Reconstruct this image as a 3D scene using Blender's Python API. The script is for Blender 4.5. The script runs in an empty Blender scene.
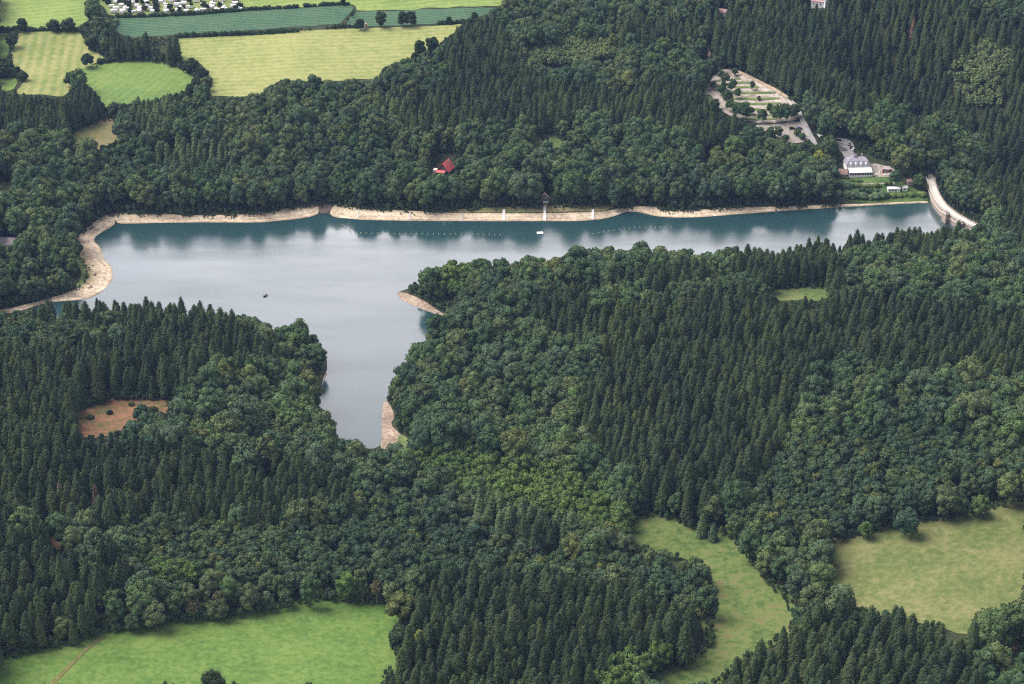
import bpy, bmesh, math, random
import numpy as np
from mathutils import Vector, Matrix
from mathutils.geometry import delaunay_2d_cdt

rng = np.random.default_rng(11)
random.seed(11)
scene = bpy.context.scene
COL = scene.collection

# ------------------------------------------------------------------ camera
CAM_H, PITCH, FPX, CX, CY = 545.0, math.radians(27), 2000.0, 512.0, 342.0
W, H = 1024, 684
cam = bpy.data.cameras.new('camera'); cam_o = bpy.data.objects.new('camera', cam); COL.objects.link(cam_o)
cam.sensor_width = 36; cam.lens = FPX / W * 36; cam.clip_start = 5; cam.clip_end = 20000
cam_o.location = (0, 0, CAM_H); cam_o.rotation_euler = (math.radians(90) - PITCH, 0, 0)
scene.camera = cam_o
SP, CP = math.sin(PITCH), math.cos(PITCH)

def ray(px, py):
    px = np.asarray(px, float); py = np.asarray(py, float)
    x = (px - CX) / FPX; u = (CY - py) / FPX
    return np.stack([x, CP + SP * u, -SP + CP * u], -1)
def plane_pt(px, py, z=0.0):
    d = ray(px, py); t = (np.asarray(z, float) - CAM_H) / d[..., 2]
    return d[..., 0] * t, d[..., 1] * t
def project(X, Y, Z):
    dz = np.asarray(Z) - CAM_H
    f = Y * CP - dz * SP; u = Y * SP + dz * CP
    return CX + FPX * X / f, CY - FPX * u / f, f

# ------------------------------------------------------------------ lake outline (ground points as seen from the air, on the water plane)
LAKE = [(116,223),(150,222.5),(200,222),(260,222),(300,218.5),(318,214),(328,213.5),(333,217),(366,219.5),(430,220.5),(512,220.5),
 (580,220.5),(600,219),(612,216),(625,211),(639,211),(652,215),(672,217),(699,216.5),(735,214),(768,211.5),(801,209),(835,207),(868,205),
 (901,203),(929,202),(933,206),(938,212),(943,217.5),(949,222),(958,227),(968,232),(955,240),(930,248),(900,256),(860,264),(800,272),(740,276),(680,277),
 (600,278),(540,278),(480,277),(440,279),(415,286),(398,292),(401,299),(410,303),(423,308.5),(446,316.5),(452,324),(442,338),(430,352),(416,368),(404,386),(394,398),
 (385,400),(382,411),(383,430),(382,441),(378,448.5),(366,449),(350,448),(336,442),(327,428),(320,413),(318,395),(321,382),(327,371),(327,360),(319,350),(302,345),(285,345),
 (256,342),(213,333),(167,328),(123,326),(83,323),(48,321),(22,313),(41,303.5),(60,301),(82,299.5),(92,297),(103,290.5),(111,280),(112,270),(108,264),(103,260),
 (101,252),(99,247),(92,240),(98,234),(108,228)]
lx, ly = plane_pt([p[0] for p in LAKE], [p[1] for p in LAKE], 0.0)
LK = np.stack([lx, ly], 1)

def in_poly(P, X, Y):
    X = np.asarray(X); Y = np.asarray(Y); r = np.zeros(X.shape, bool)
    n = len(P)
    for i in range(n):
        x0, y0 = P[i]; x1, y1 = P[(i + 1) % n]
        if y0 == y1: continue
        c = ((y0 > Y) != (y1 > Y)) & (X < (x1 - x0) * (Y - y0) / (y1 - y0) + x0)
        r ^= c
    return r
def poly_dist(P, X, Y, closed=True):
    X = np.asarray(X); Y = np.asarray(Y); d = np.full(X.shape, 1e9)
    n = len(P)
    for i in range(n if closed else n - 1):
        a = P[i]; b = P[(i + 1) % n]; ab = (b[0] - a[0], b[1] - a[1]); L = ab[0] ** 2 + ab[1] ** 2 + 1e-9
        t = np.clip(((X - a[0]) * ab[0] + (Y - a[1]) * ab[1]) / L, 0, 1)
        d = np.minimum(d, np.hypot(X - a[0] - t * ab[0], Y - a[1] - t * ab[1]))
    return d

# ------------------------------------------------------------------ terrain: spot heights (picture point, height) -> thin plate spline
SPOT = [
 # far bank, west to east, and the plateau behind it
 (-60,330,6),(-40,300,5),(0,290,6),(40,270,6),(60,240,6),(0,240,11),(-60,240,12),(95,205,4),(0,180,18),(60,180,13),(-60,150,24),
 (150,208,3),(230,206,3),(330,200,3),(430,203,3),(512,203,4),(600,203,4),(700,203,3),(790,200,4),
 (150,170,10),(250,160,12),(350,160,12),(444,172,10),(545,190,6),(545,150,16),(650,160,14),(750,160,13),
 (70,140,20),(0,110,25),(120,105,24),(210,95,26),(300,90,27),(390,70,30),(500,100,26),(600,100,27),(690,120,24),
 (0,60,29),(50,60,29),(140,85,27),(160,40,33),(300,50,33),(440,25,36),(0,10,36),(100,10,37),(200,10,38),(350,5,39),(500,5,41),
 (500,50,34),(600,50,36),(0,-80,46),(250,-80,48),(500,-80,52),(750,-80,56),
 (700,20,42),(650,70,32),(720,75,29),(760,118,21),(795,138,18),(735,95,27),
 (840,140,16),(845,165,10),(858,176,7.5),(888,178,7.5),(868,192,4.5),(915,190,6.5),(932,184,6.5),
 # spur and valley below the dam
 (760,60,36),(800,85,33),(850,105,28),(900,135,20),(940,165,10),(960,150,7),
 (800,35,36),(850,70,20),(890,108,-4),(930,135,-13),(970,165,-18),(1010,190,-16),(960,200,-10),(990,210,-12),(1040,205,-17),
 (850,15,54),(900,30,52),(940,60,42),(980,90,32),(1024,120,22),(1024,40,58),(1080,80,40),(1080,-40,75),(950,-40,66),(850,-60,60),(1024,-20,66),(1080,150,8),
 # dam's south abutment and the east peninsula
 (990,232,6),(1024,225,2),(1040,245,10),(980,250,9),
 (960,262,12),(880,275,16),(820,280,19),(760,287,19),(700,288,19),(620,291,17),(540,296,13),(470,300,8),(440,310,4),(425,297,3),
 (900,300,24),(1024,290,24),(800,300,24),(700,320,23),(600,330,18),(520,340,14),(470,350,8),(440,370,5),
 (1024,360,30),(900,360,28),(800,380,24),(700,400,19),(600,400,13),(520,410,9),(450,420,5),(410,415,3),
 (400,455,3),(450,470,4),(540,490,6),(640,530,9),(600,470,7),(680,480,13),(720,520,12),(760,500,18),
 (720,580,12),(770,610,14),(700,660,15),(690,730,18),(850,480,26),(960,450,32),(1080,400,38),
 (840,570,22),(930,560,27),(1024,520,31),(1024,600,30),(900,620,24),(800,660,20),(950,684,27),(1080,640,34),(850,760,27),(1024,760,34),
 # west foreground
 (320,440,4),(290,400,8),(300,365,3),(250,360,10),(200,350,13),(120,345,14),(40,345,11),(-40,350,10),
 (200,400,19),(120,415,21),(40,400,21),(-60,420,26),(100,470,23),(0,500,29),(200,460,17),(300,480,11),(360,470,6),
 (-80,560,36),(50,560,28),(150,545,20),(250,540,15),(350,530,10),(450,540,9),(540,550,10),(620,580,13),
 (100,640,28),(30,670,31),(200,620,24),(290,612,21),(390,612,18),(470,620,18),(560,640,18),(640,640,16),
 (200,684,29),(350,684,25),(500,700,23),(200,780,36),(400,780,31),(0,780,42),(600,780,24),(-100,700,44)]
sp = np.array(SPOT, float)
sx, sy = plane_pt(sp[:, 0], sp[:, 1], sp[:, 2])
SC = 300.0
def U(r2): return np.where(r2 > 0, 0.5 * r2 * np.log(r2 + 1e-12), 0.0)
N = len(sp); A = np.zeros((N + 3, N + 3)); q = np.stack([sx, sy], 1) / SC
A[:N, :N] = U(((q[:, None] - q[None]) ** 2).sum(-1)) + np.eye(N) * 0.004
A[:N, N] = 1; A[:N, N + 1:] = q; A[N, :N] = 1; A[N + 1:, :N] = q.T
wts = np.linalg.solve(A, np.concatenate([sp[:, 2], [0, 0, 0]]))
BX0, BX1, BY0, BY1 = -560.0, 620.0, 640.0, 1960.0
def tps(X, Y):
    X = np.clip(X, BX0, BX1) / SC; Y = np.clip(Y, BY0, BY1) / SC; sh = X.shape
    X = X.ravel(); Y = Y.ravel(); o = np.empty(X.size)
    for i in range(0, X.size, 20000):
        xx = X[i:i + 20000, None]; yy = Y[i:i + 20000, None]
        o[i:i + 20000] = U((xx - q[:, 0]) ** 2 + (yy - q[:, 1]) ** 2) @ wts[:N] + wts[N] + xx[:, 0] * wts[N + 1] + yy[:, 0] * wts[N + 2]
    return o.reshape(sh)
def axis(a, b, step, far):
    core = np.arange(a, b + .1, step); out = [step]
    while sum(out) < far: out.append(out[-1] * 1.5)
    cum = np.cumsum(out)
    return np.concatenate([a - cum[::-1], core, core[-1] + cum])
gx = axis(BX0, BX1, 5.0, 3500); gy = axis(BY0, BY1, 5.0, 5000)
gy = gy[gy > -1500]
GX, GY = np.meshgrid(gx, gy)
GH = tps(GX, GY)
d_l = poly_dist(LK, GX, GY); ins = in_poly(LK, GX, GY)
s_ = np.clip(d_l / 40, 0, 1); s_ = s_ * s_ * (3 - 2 * s_)
DAMPX = [(929,177),(932,183.5),(934,190),(937,197),(943,205.5),(951,212),(959,217.5),(967,222),(976,226),(986,229.5),(998,233)]
CREST = 6.6
dx_, dy_ = plane_pt([p[0] for p in DAMPX], [p[1] for p in DAMPX], CREST)
DAM = np.stack([dx_, dy_], 1)
GH = np.where(ins, -np.minimum(7, 0.17 * d_l), np.where(GH < 0, GH, np.maximum(GH, .3)) * s_ + np.minimum(0.17 * d_l, 5) * (1 - s_))
wob = 0.5 * np.sin(GX / 17 + np.sin(GY / 23)) * np.cos(GY / 19 + 1) * np.clip(d_l / 80, 0, 1)
GH = np.where(ins, GH, GH + wob)
def ground(X, Y):
    X = np.asarray(X, float); Y = np.asarray(Y, float)
    i = np.clip(np.searchsorted(gx, X) - 1, 0, len(gx) - 2); j = np.clip(np.searchsorted(gy, Y) - 1, 0, len(gy) - 2)
    u = np.clip((X - gx[i]) / (gx[i + 1] - gx[i]), 0, 1); v = np.clip((Y - gy[j]) / (gy[j + 1] - gy[j]), 0, 1)
    return (GH[j, i] * (1 - u) + GH[j, i + 1] * u) * (1 - v) + (GH[j + 1, i] * (1 - u) + GH[j + 1, i + 1] * u) * v
def at(px, py):
    """ground point seen at a picture point"""
    px = np.asarray(px, float); py = np.asarray(py, float)
    d = ray(px, py); t0 = (90 - CAM_H) / d[..., 2]; t1 = (-10 - CAM_H) / d[..., 2]
    n = 60; hit = t1.copy(); done = np.zeros(t0.shape, bool); prev = t0.copy()
    for k in range(1, n + 1):
        t = t0 + (t1 - t0) * k / n
        below = (CAM_H + d[..., 2] * t) < ground(d[..., 0] * t, d[..., 1] * t)
        new = below & ~done
        a = prev.copy(); b = t.copy()
        if new.any():
            for _ in range(22):
                m = (a + b) / 2; bl = (CAM_H + d[..., 2] * m) < ground(d[..., 0] * m, d[..., 1] * m)
                b = np.where(bl, m, b); a = np.where(bl, a, m)
            hit = np.where(new, b, hit)
        done |= below; prev = t
    X = d[..., 0] * hit; Y = d[..., 1] * hit
    return X, Y, ground(X, Y)
def at1(px, py):
    X, Y, Z = at(np.array([px]), np.array([py])); return float(X[0]), float(Y[0]), float(Z[0])

# ------------------------------------------------------------------ materials
def new_mat(name):
    m = bpy.data.materials.new(name); m.use_nodes = True
    nt = m.node_tree; b = nt.nodes['Principled BSDF']
    return m, nt, b
def setp(b, **k):
    for key, v in k.items(): b.inputs[key.replace('_', ' ')].default_value = v
def noise(nt, scale, detail=4, vec=None, rough=0.6):
    n = nt.nodes.new('ShaderNodeTexNoise'); n.inputs['Scale'].default_value = scale; n.inputs['Detail'].default_value = detail; n.inputs['Roughness'].default_value = rough
    if vec is not None: nt.links.new(vec, n.inputs['Vector'])
    return n
def ramp(nt, fac, stops):
    r = nt.nodes.new('ShaderNodeValToRGB'); nt.links.new(fac, r.inputs['Fac'])
    e = r.color_ramp.elements
    while len(e) < len(stops): e.new(0.5)
    for el, (p, c) in zip(e, stops): el.position = p; el.color = (*c, 1)
    return r
def mix(nt, fac, a, b, mode='MIX'):
    n = nt.nodes.new('ShaderNodeMix'); n.data_type = 'RGBA'; n.blend_type = mode
    for s, v in ((0, fac), (6, a), (7, b)):
        if isinstance(v, (int, float)): n.inputs[s].default_value = v
        elif isinstance(v, tuple): n.inputs[s].default_value = (*v, 1)
        else: nt.links.new(v, n.inputs[s])
    return n.outputs[2]
def objvec(nt, scale=(1, 1, 1), rot=0.0):
    tc = nt.nodes.new('ShaderNodeTexCoord'); mp = nt.nodes.new('ShaderNodeMapping'); mp.inputs['Scale'].default_value = scale; mp.inputs['Rotation'].default_value = (0, 0, rot)
    nt.links.new(tc.outputs['Object'], mp.inputs['Vector']); return mp.outputs['Vector']

def plain(name, col, rough=0.7, var=0.15, scale=0.6, metal=0.0):
    m, nt, b = new_mat(name); n = noise(nt, scale, 4, objvec(nt))
    lo = tuple(c * (1 - var) for c in col); hi = tuple(min(1, c * (1 + var)) for c in col)
    r = ramp(nt, n.outputs['Fac'], [(0.3, lo), (0.7, hi)]); nt.links.new(r.outputs['Color'], b.inputs['Base Color'])
    setp(b, Roughness=rough, Metallic=metal); return m
def leaf_mat(name, cols, clump=0.35):
    """foliage: hue differs from tree to tree, and from leaf clump to leaf clump"""
    m, nt, b = new_mat(name)
    oi = nt.nodes.new('ShaderNodeObjectInfo')
    r = ramp(nt, oi.outputs['Random'], [(i / max(1, len(cols) - 1), c) for i, c in enumerate(cols)])
    geo = nt.nodes.new('ShaderNodeNewGeometry')
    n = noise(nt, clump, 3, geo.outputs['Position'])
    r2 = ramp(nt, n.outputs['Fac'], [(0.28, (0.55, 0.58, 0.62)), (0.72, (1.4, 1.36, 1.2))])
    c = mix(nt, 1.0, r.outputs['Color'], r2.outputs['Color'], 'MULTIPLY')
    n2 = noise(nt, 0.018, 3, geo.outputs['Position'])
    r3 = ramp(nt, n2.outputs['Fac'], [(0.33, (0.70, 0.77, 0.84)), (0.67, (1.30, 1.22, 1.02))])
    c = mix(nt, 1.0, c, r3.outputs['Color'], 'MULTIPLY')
    nt.links.new(c, b.inputs['Base Color'])
    setp(b, Roughness=0.75); b.inputs['Specular IOR Level'].default_value = 0.12
    return m
def field_mat(name, stops, scale=0.05, stripes=None, fine=0.5):
    m, nt, b = new_mat(name); v = objvec(nt)
    n = noise(nt, scale, 6, v, 0.65); n2 = noise(nt, fine, 5, v, 0.7)
    a = nt.nodes.new('ShaderNodeMath'); a.operation = 'MULTIPLY_ADD'; nt.links.new(n2.outputs['Fac'], a.inputs[0]); a.inputs[1].default_value = 0.72
    s = nt.nodes.new('ShaderNodeMath'); s.operation = 'MULTIPLY_ADD'; nt.links.new(n.outputs['Fac'], s.inputs[0]); s.inputs[1].default_value = 0.55; s.inputs[2].default_value = -0.135
    nt.links.new(s.outputs[0], a.inputs[2]); fac = a.outputs[0]
    if stripes:
        rot, freq, amt = stripes
        w = nt.nodes.new('ShaderNodeTexWave'); w.wave_type = 'BANDS'; w.bands_direction = 'X'; w.inputs['Scale'].default_value = freq; w.inputs['Distortion'].default_value = 1.2; w.inputs['Detail'].default_value = 3; w.inputs['Detail Scale'].default_value = 0.6
        nt.links.new(objvec(nt, (1, 1, 1), rot), w.inputs['Vector'])
        t = nt.nodes.new('ShaderNodeMath'); t.operation = 'MULTIPLY_ADD'; nt.links.new(w.outputs['Fac'], t.inputs[0]); t.inputs[1].default_value = amt
        u = nt.nodes.new('ShaderNodeMath'); u.operation = 'SUBTRACT'; nt.links.new(fac, u.inputs[0]); u.inputs[1].default_value = amt / 2
        nt.links.new(u.outputs[0], t.inputs[2]); fac = t.outputs[0]
    r = ramp(nt, fac, [(.5 + (p_ - .5) * .55, c_) for p_, c_ in stops]); nt.links.new(r.outputs['Color'], b.inputs['Base Color'])
    setp(b, Roughness=0.9); b.inputs['Specular IOR Level'].default_value = 0.1
    bm_ = nt.nodes.new('ShaderNodeBump'); bm_.inputs['Strength'].default_value = 0.5; bm_.inputs['Distance'].default_value = 0.4
    nt.links.new(n2.outputs['Fac'], bm_.inputs['Height']); nt.links.new(bm_.outputs[0], b.inputs['Normal'])
    return m

M = {}
M['floor'] = field_mat('forest_floor', [(0.3, (.018, .024, .012)), (0.55, (.035, .045, .018)), (0.75, (.06, .055, .03))], 0.03)
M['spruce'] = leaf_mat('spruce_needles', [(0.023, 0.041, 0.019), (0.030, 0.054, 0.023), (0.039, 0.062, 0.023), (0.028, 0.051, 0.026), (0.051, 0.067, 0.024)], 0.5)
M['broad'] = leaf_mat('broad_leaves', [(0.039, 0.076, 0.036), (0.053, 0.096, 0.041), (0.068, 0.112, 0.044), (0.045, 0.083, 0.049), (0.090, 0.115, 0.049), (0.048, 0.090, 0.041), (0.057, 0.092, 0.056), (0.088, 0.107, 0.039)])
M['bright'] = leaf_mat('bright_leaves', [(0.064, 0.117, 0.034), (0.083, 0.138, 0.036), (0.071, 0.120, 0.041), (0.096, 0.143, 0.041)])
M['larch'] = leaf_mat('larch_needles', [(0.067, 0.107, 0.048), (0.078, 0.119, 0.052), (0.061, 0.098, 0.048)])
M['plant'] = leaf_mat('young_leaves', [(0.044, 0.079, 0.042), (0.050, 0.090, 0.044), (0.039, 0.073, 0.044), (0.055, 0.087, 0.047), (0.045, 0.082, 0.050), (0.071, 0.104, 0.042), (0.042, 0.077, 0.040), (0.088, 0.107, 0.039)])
M['dirt_path'] = field_mat('worn_path', [(0.25, (.09, .10, .035)), (0.6, (.16, .14, .06)), (0.8, (.24, .19, .10))], 0.2)
M['scrub'] = leaf_mat('olive_scrub', [(0.106, 0.151, 0.068), (0.130, 0.169, 0.078), (0.095, 0.145, 0.072), (0.140, 0.169, 0.083)])
M['hedge'] = leaf_mat('hedge_leaves', [(0.022, 0.041, 0.018), (0.029, 0.048, 0.019)])
M['pale'] = leaf_mat('pale_leaves', [(.10, .13, .065), (.11, .14, .07)])
M['yellow'] = leaf_mat('yellow_leaves', [(.12, .16, .03), (.14, .17, .035)])
M['brownleaf'] = leaf_mat('brown_leaves', [(.085, .085, .04), (.10, .09, .045)])
M['purple'] = leaf_mat('copper_leaves', [(.030, .014, .024), (.034, .016, .026)])
M['dead'] = leaf_mat('dead_needles', [(.12, .075, .065), (.14, .09, .07)])
M['bark'] = plain('bark', (.10, .075, .055), .9, .3, .8)
M['bark_pale'] = plain('pale_bark', (.28, .25, .21), .9, .3, .8)
M['meadow_bright'] = field_mat('bright_meadow', [(0.28, (.060, .118, .026)), (0.5, (.092, .160, .036)), (0.72, (.135, .195, .050))], 0.03, None, 0.35)
M['meadow_tan'] = field_mat('tan_meadow', [(0.28, (.080, .110, .032)), (0.5, (.122, .142, .048)), (0.72, (.185, .175, .078))], 0.035, None, 0.3)
M['meadow_wet'] = field_mat('stream_meadow', [(0.25, (.045, .078, .022)), (0.42, (.080, .120, .032)), (0.6, (.125, .148, .048)), (0.78, (.15, .110, .060))], 0.035, None, 0.25)
M['field_yellow'] = field_mat('mown_field', [(0.25, (.16, .195, .065)), (0.5, (.225, .245, .085)), (0.78, (.29, .285, .12))], 0.012, (math.radians(84), 0.045, .10), 0.2)
M['field_striped'] = field_mat('striped_field', [(0.25, (.13, .175, .055)), (0.5, (.20, .22, .075)), (0.78, (.27, .26, .11))], 0.015, (math.radians(-6), 0.04, .14), 0.2)
M['field_green'] = field_mat('green_field', [(0.25, (.085, .145, .040)), (0.5, (.115, .185, .048)), (0.75, (.155, .215, .06))], 0.015, (math.radians(20), 0.05, .06), 0.2)
M['field_light'] = field_mat('light_field', [(0.25, (.13, .19, .055)), (0.5, (.17, .235, .065)), (0.75, (.22, .265, .08))], 0.012, (math.radians(80), 0.04, .12), 0.2)
M['corn'] = field_mat('corn_field', [(0.25, (.035, .080, .046)), (0.5, (.052, .105, .060)), (0.75, (.080, .135, .072))], 0.03, (math.radians(84), 0.09, .3), 0.4)
M['camp'] = field_mat('camp_grass', [(0.25, (.09, .14, .04)), (0.5, (.15, .19, .06)), (0.75, (.26, .24, .12))], 0.05, None, .3)
M['clear_tan'] = field_mat('dry_clearing', [(0.25, (.11, .15, .05)), (0.5, (.19, .17, .08)), (0.75, (.26, .20, .12))], 0.04, None, .3)
M['clear_red'] = field_mat('heath_clearing', [(0.25, (.07, .085, .03)), (0.42, (.14, .10, .05)), (0.58, (.22, .105, .06)), (0.8, (.25, .15, .09))], 0.06, None, .3)
M['clear_green'] = field_mat('green_clearing', [(0.25, (.06, .10, .03)), (0.5, (.10, .14, .045)), (0.75, (.17, .18, .075))], 0.05, None, .3)
M['sand'] = field_mat('beach_sand', [(0.22, (.19, .145, .105)), (0.45, (.37, .29, .21)), (0.75, (.54, .45, .345))], 0.06, None, .5)
def banded(m):
    nt = m.node_tree; b = nt.nodes['Principled BSDF']; src = b.inputs['Base Color'].links[0].from_socket
    g = nt.nodes.new('ShaderNodeNewGeometry'); sp = nt.nodes.new('ShaderNodeSeparateXYZ'); nt.links.new(g.outputs['Position'], sp.inputs[0])
    n = noise(nt, .05, 4, g.outputs['Position']); a = nt.nodes.new('ShaderNodeMath'); a.operation = 'MULTIPLY_ADD'; nt.links.new(n.outputs['Fac'], a.inputs[0]); a.inputs[1].default_value = 1.2; nt.links.new(sp.outputs['Z'], a.inputs[2])
    dv_ = nt.nodes.new('ShaderNodeMath'); dv_.operation = 'DIVIDE'; nt.links.new(a.outputs[0], dv_.inputs[0]); dv_.inputs[1].default_value = 4.0
    r = ramp(nt, dv_.outputs[0], [(.12, (.55, .54, .56)), (.20, (.90, .88, .86)), (.27, (1.25, 1.27, 1.3)), (.36, (1.0, 1.0, 1.0)), (.44, (1.3, 1.32, 1.35)), (.62, (1.1, 1.1, 1.08)), (.85, (.80, .82, .66))])
    nt.links.new(mix(nt, 1.0, src, r.outputs['Color'], 'MULTIPLY'), b.inputs['Base Color'])
banded(M['sand'])
M['mud'] = field_mat('shore_mud', [(0.25, (.14, .10, .085)), (0.5, (.25, .185, .145)), (0.75, (.40, .32, .25))], 0.06, None, .5)
M['wetmud'] = field_mat('wet_mud', [(0.25, (.07, .055, .05)), (0.75, (.15, .11, .095))], 0.1)
M['gravel'] = field_mat('gravel', [(0.25, (.17, .15, .12)), (0.5, (.27, .235, .21)), (0.75, (.40, .35, .32))], 0.06, None, .5)
M['terrace_ground'] = field_mat('terrace_ground', [(0.2, (.11, .12, .06)), (0.36, (.22, .19, .15)), (0.5, (.36, .31, .28)), (0.8, (.50, .44, .41))], 0.07, None, .35)
M['track'] = field_mat('earth_track', [(0.25, (.20, .14, .10)), (0.5, (.33, .25, .19)), (0.75, (.45, .35, .27))], 0.08, None, .5)
M['asphalt'] = field_mat('pale_asphalt', [(0.25, (.22, .21, .21)), (0.75, (.36, .34, .34))], 0.08)
M['lawn'] = field_mat('terrace_lawn', [(0.25, (.04, .08, .022)), (0.5, (.065, .115, .032)), (0.75, (.11, .16, .05))], 0.05, None, .4)
M['stone'] = plain('dam_stone', (.30, .24, .21), .85, .35, .35)
M['stone_pale'] = plain('pale_stone', (.52, .47, .43), .8, .15, .5)
M['white'] = plain('white_render', (.80, .79, .77), .6, .04, .4)
M['white_gloss'] = plain('white_paint', (.82, .81, .80), .35, .05, .6)
M['grey'] = plain('grey_paint', (.35, .34, .35), .5, .1, .6)
M['slate'] = plain('slate_roof', (.25, .23, .28), .6, .3, .9)
M['slate_pale'] = plain('pale_slate_roof', (.36, .30, .33), .6, .2, .9)
M['redroof'] = plain('red_roof_tiles', (.68, .13, .13), .55, .18, 1.2)
M['brownroof'] = plain('brown_roof_tiles', (.23, .14, .13), .7, .2, 1.2)
M['pinkroof'] = plain('faded_red_roof', (.42, .24, .25), .7, .15, 1.2)
M['darkwood'] = plain('dark_timber', (.055, .04, .05), .8, .3, 1.5)
M['wood'] = plain('weathered_timber', (.34, .25, .17), .8, .25, 1.5)
M['mint'] = plain('mint_paint', (.42, .62, .52), .6, .08, 1.0)
M['awning'] = plain('awning_fabric', (.55, .53, .55), .8, .1, .8)
M['red'] = plain('red_paint', (.55, .07, .06), .5, .1, 1.0)
M['blue'] = plain('blue_paint', (.05, .10, .32), .3, .1, 1.0)
M['black'] = plain('black_paint', (.02, .02, .025), .3, .1, 1.0)
M['silver'] = plain('silver_paint', (.45, .46, .48), .3, .1, 1.0, .4)
M['rubber'] = plain('rubber', (.02, .02, .02), .9, .1, 1.0)
M['buoy'] = plain('yellow_buoy', (.55, .48, .30), .5, .1, 1.0)
mg, nt, b = new_mat('window_glass'); setp(b, Base_Color=(.03, .035, .045, 1), Roughness=0.08); M['glass'] = mg
mw, nt, b = new_mat('lake_water')
v = objvec(nt, (0.007, 0.028, 1), 0.35); nb = noise(nt, 1.0, 5, v, .55)
rr = ramp(nt, nb.outputs['Fac'], [(0.35, (.11, .11, .11)), (0.65, (.27, .27, .27))]); nt.links.new(rr.outputs['Color'], b.inputs['Roughness'])
setp(b, Base_Color=(.016, .046, .052, 1), IOR=2.1); b.inputs['Specular IOR Level'].default_value = 0.5
n1 = noise(nt, 0.9, 4, objvec(nt, (.5, 1, 1), .25), .6); bu = nt.nodes.new('ShaderNodeBump'); bu.inputs['Strength'].default_value = 0.25; bu.inputs['Distance'].default_value = 0.05
nt.links.new(n1.outputs['Fac'], bu.inputs['Height']); nt.links.new(bu.outputs[0], b.inputs['Normal']); M['water'] = mw

# ------------------------------------------------------------------ mesh helpers
class MB:
    def __init__(s): s.v = []; s.f = []; s.n = 0; s.m = []
    def add(s, v, f, mi=0):
        v = np.asarray(v, float).reshape(-1, 3); s.v.append(v)
        for q_ in f: s.f.append([int(i) + s.n for i in q_]); s.m.append(mi)
        s.n += len(v); return s
    def box(s, c, d, rz=0.0, taper=1.0, mi=0):
        hx, hy, hz = d[0] / 2, d[1] / 2, d[2] / 2
        p = np.array([[x * (taper if z > 0 else 1), y * (taper if z > 0 else 1), z] for z in (-hz, hz) for x, y in ((-hx, -hy), (hx, -hy), (hx, hy), (-hx, hy))])
        cr, sr = math.cos(rz), math.sin(rz); p = np.stack([p[:, 0] * cr - p[:, 1] * sr, p[:, 0] * sr + p[:, 1] * cr, p[:, 2]], 1) + np.array(c)
        return s.add(p, [(3, 2, 1, 0), (4, 5, 6, 7), (0, 1, 5, 4), (1, 2, 6, 5), (2, 3, 7, 6), (3, 0, 4, 7)], mi)
    def tube(s, a, b, r0, r1, n=8, mi=0):
        a = Vector(a); b = Vector(b); z = (b - a).normalized(); x = z.orthogonal().normalized(); y = z.cross(x)
        p = [tuple(a + (x * math.cos(t) + y * math.sin(t)) * r0) for t in np.linspace(0, 2 * math.pi, n, False)] + [tuple(b + (x * math.cos(t) + y * math.sin(t)) * r1) for t in np.linspace(0, 2 * math.pi, n, False)]
        f = [(i, (i + 1) % n, n + (i + 1) % n, n + i) for i in range(n)] + [tuple(range(n - 1, -1, -1)), tuple(range(n, 2 * n))]
        return s.add(p, f, mi)
    def prism(s, pts, axis_len, mi=0):
        """a polygon (x,z) pushed along y, centred"""
        n = len(pts); h = axis_len / 2
        p = [(x, -h, z) for x, z in pts] + [(x, h, z) for x, z in pts]
        f = [tuple(range(n)), tuple(range(2 * n - 1, n - 1, -1))] + [(i + n, (i + 1) % n + n, (i + 1) % n, i) for i in range(n)]
        return s.add(p, f, mi)
    def mesh(s, name, mats):
        me = bpy.data.meshes.new(name); me.from_pydata(np.concatenate(s.v).tolist(), [], s.f)
        for m in (mats if isinstance(mats, (list, tuple)) else [mats]): me.materials.append(m)
        if any(s.m): me.polygons.foreach_set('material_index', s.m)
        me.update(); return me
    def build(s, name, mats, parent=None, loc=None, rz=0.0):
        o = bpy.data.objects.new(name, s.mesh(name, mats)); COL.objects.link(o)
        if parent: o.parent = parent
        if loc is not None: o.location = loc
        o.rotation_euler.z = rz; return o
def tag(o, label=None, cat=None, group=None, kind=None):
    if label: o['label'] = label
    if cat: o['category'] = cat
    if group: o['group'] = group
    if kind: o['kind'] = kind
    return o
def empty(name, loc, rz=0.0, label=None, cat=None, group=None):
    o = bpy.data.objects.new(name, None); COL.objects.link(o); o.location = loc; o.rotation_euler.z = rz; o.empty_display_size = .5
    return tag(o, label, cat, group)
KIDS = {}
def copy_tree(o, loc, rz, label=None, group=None, scale=None):
    if o.name not in KIDS: KIDS[o.name] = [(c, list(c.children)) for c in o.children]
    c = o.copy(); COL.objects.link(c); c.location = loc; c.rotation_euler.z = rz
    if scale: c.scale = scale
    if label: c['label'] = label
    if group: c['group'] = group
    for ch, gs in KIDS[o.name]:
        d = ch.copy(); COL.objects.link(d); d.parent = c
        for g in gs:
            e = g.copy(); COL.objects.link(e); e.parent = d
    return c

# ------------------------------------------------------------------ ground sheet, water, fields
nx_, ny_ = len(gx), len(gy)
idx = np.arange(nx_ * ny_).reshape(ny_, nx_)
fq = np.stack([idx[:-1, :-1], idx[:-1, 1:], idx[1:, 1:], idx[1:, :-1]], -1).reshape(-1, 4)
me = bpy.data.meshes.new('terrain'); me.from_pydata(np.stack([GX, GY, GH], -1).reshape(-1, 3).tolist(), [], fq.tolist()); me.materials.append(M['floor'])
me.polygons.foreach_set('use_smooth', [True] * len(me.polygons)); me.update()
terrain = bpy.data.objects.new('terrain', me); COL.objects.link(terrain); tag(terrain, 'dark forest floor of the wooded hills around the lake', 'ground', kind='structure')
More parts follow.
